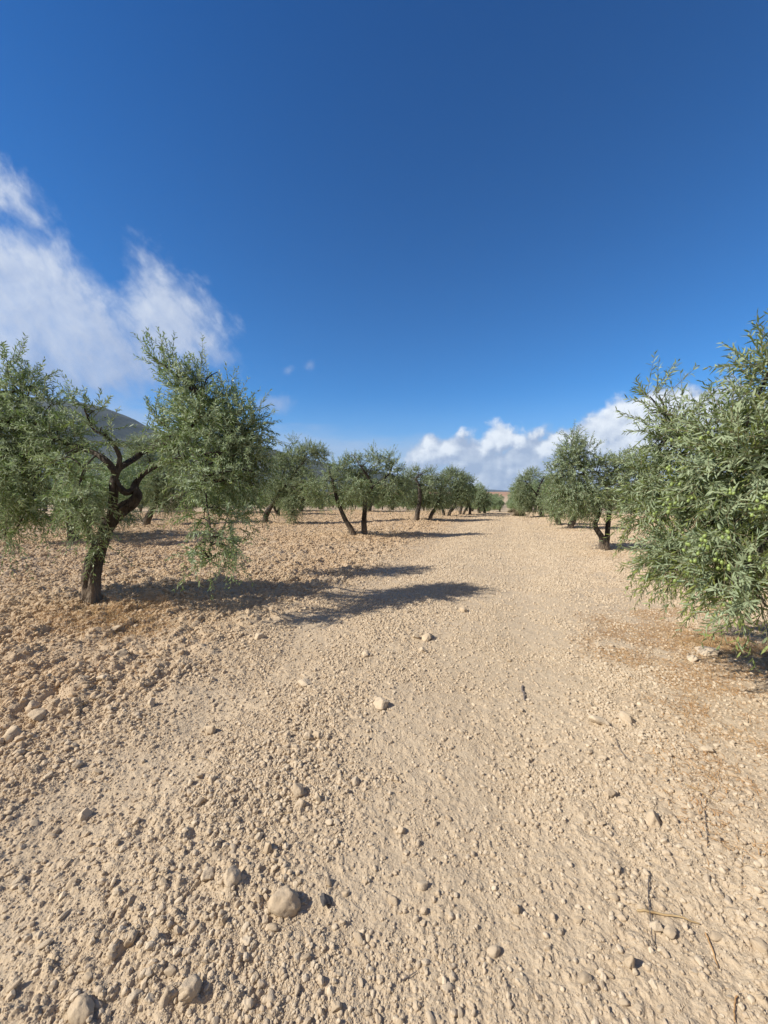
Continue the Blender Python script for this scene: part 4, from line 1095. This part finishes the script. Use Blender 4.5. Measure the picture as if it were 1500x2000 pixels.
stick('stick', [(1021, 1338), (1022, 1350), (1026, 1366)], 0.010, M_WOOD, 'short thick grey stick lying in mid lane, up right of the long flat stone', 'stick')
stick('straw', [(2, 1471), (55, 1473), (112, 1477)], 0.0022, M_STRAW, 'pale straight straw lying level at the left edge of the photo', 'straw')
stick('straw', [(128, 1416), (165, 1385), (206, 1352)], 0.004, M_STRAW, 'long tan cane slanting up to the right, right of the flat tan stone', 'straw')
stick('twig', [(1203, 1446), (1210, 1468), (1229, 1492)], 0.0022, M_WOOD, 'thin dark twig slanting down right below the two broad low stones', 'twig')
stick('straw', [(1338, 1538), (1376, 1558), (1416, 1580)], 0.0022, M_STRAW, 'pale straw slanting across the brown litter at the right', 'straw')
stick('twig', [(1376, 1586), (1380, 1625), (1382, 1660)], 0.0022, M_WOOD, 'thin grey twig just below the pale straw in the brown litter', 'twig')
stick('twig', [(1268, 1712), (1266, 1750), (1270, 1790), (1277, 1852)], 0.0022, M_WOOD, 'longest thin twig, crossing the pale cane at lower right', 'twig')
stick('straw', [(1244, 1778), (1300, 1786), (1366, 1801)], 0.004, M_STRAW, 'pale flat cane lying across the twig at lower right', 'straw')
stick('twig', [(1437, 1948), (1434, 1975), (1436, 1998)], 0.0022, M_LITTER, 'short brown stalk at the bottom right corner', 'twig')
stick('twig', [(1378, 1820), (1392, 1858), (1403, 1890)], 0.0025, M_LITTER, 'curved brown stalk right of the rounded stone by the cane', 'twig')
stick('twig', [(786, 1908), (800, 1900), (815, 1890)], 0.002, M_WOOD, 'small grey twig near the bottom centre of the lane', 'twig')
stick('straw', [(388, 1482), (404, 1487), (412, 1500)], 0.0016, M_STRAW, 'fine curved straw left of the pebbly strip', 'straw')
stick('straw', [(268, 1285), (295, 1283), (318, 1294)], 0.002, M_STRAW, 'fine arched straw below the dry grass by the near left trunk', 'straw')
stick('straw', [(545, 1604), (556, 1600), (570, 1597)], 0.0015, M_STRAW, 'tiny straw under the squat stone of the trio', 'straw')

# dark scrap of bark right of the largest stone
sc = stone_mesh('bark_scrap', 901, 4, 0.6, 1.0); sc.materials.clear(); sc.materials.append(M_CHAR)
g = G(634, 1768); o = link('bark_scrap', sc, loc=(g[0], g[1], gz(g[0], g[1]) + 0.012)); o.scale = (0.026, 0.03, 0.022); o.rotation_euler = (0.3, 0.5, 1)
o['label'] = 'dark grey scrap of bark lying right of the largest rounded stone'; o['category'] = 'bark'

# dry round bushes at the far end of the lane
def dry_bush(px, py, r, label, seed):
    g = G(px, py); rs = np.random.RandomState(seed); n = 420
    root = np.array([g[0], g[1], gz(g[0], g[1])])
    tb = Tubes()
    for i in range(n // 3):
        d = norm(rs.normal(size=3)); d[2] = abs(d[2]) * 0.8 + 0.1
        e = d * r * rs.uniform(0.7, 1.05); m_ = e * 0.5 + rs.normal(size=3) * r * 0.12
        tb.add(spline(np.array([[0, 0, 0], m_, e]), 3), np.linspace(0.014, 0.006, 7), 3)
        for j in range(3):
            e2 = e * rs.uniform(0.5, 0.9) + rs.normal(size=3) * r * 0.22; e2[2] = abs(e2[2])
            tb.add(spline(np.array([m_, (m_ + e2) / 2 + rs.normal(size=3) * 0.03, e2]), 2), np.linspace(0.009, 0.005, 5), 3)
    o = link('dry_bush', tb.mesh('dry_bush', [M_BUSH]), loc=root); o['label'] = label; o['category'] = 'bush'
M_BUSH = plain('dry_bush_twigs', (0.22, 0.17, 0.11), 0.9, (0.12, 0.11, 0.06), 6)
dry_bush(1001, 1000, 0.42, 'round grey brown bush at the far end of the lane', 1)
dry_bush(1014, 1009, 0.50, 'low straw brown bush at the foot of the right row, far along the lane', 2)

# ------------------------------------------------------------------ air between here and the hills
def build_haze():
    import bmesh
    bm = bmesh.new(); bmesh.ops.create_cube(bm, size=1.0)
    for v in bm.verts: v.co = (v.co.x * 36000, v.co.y * 36000, -90 + (v.co.z + 0.5) * 1500)
    me = bpy.data.meshes.new('haze'); bm.to_mesh(me); bm.free()
    m = bpy.data.materials.new('hazy_air'); m.use_nodes = True; n = m.node_tree.nodes
    n.remove(n['Principled BSDF'])
    v = n.new('ShaderNodeVolumePrincipled'); v.inputs['Density'].default_value = HAZE; v.inputs['Color'].default_value = (0.55, 0.76, 1.0, 1)
    v.inputs['Anisotropy'].default_value = 0.0
    m.node_tree.links.new(v.outputs[0], n['Material Output'].inputs['Volume'])
    me.materials.append(m); link('haze', me, kind='stuff')
HAZE = 0.000032
build_haze()
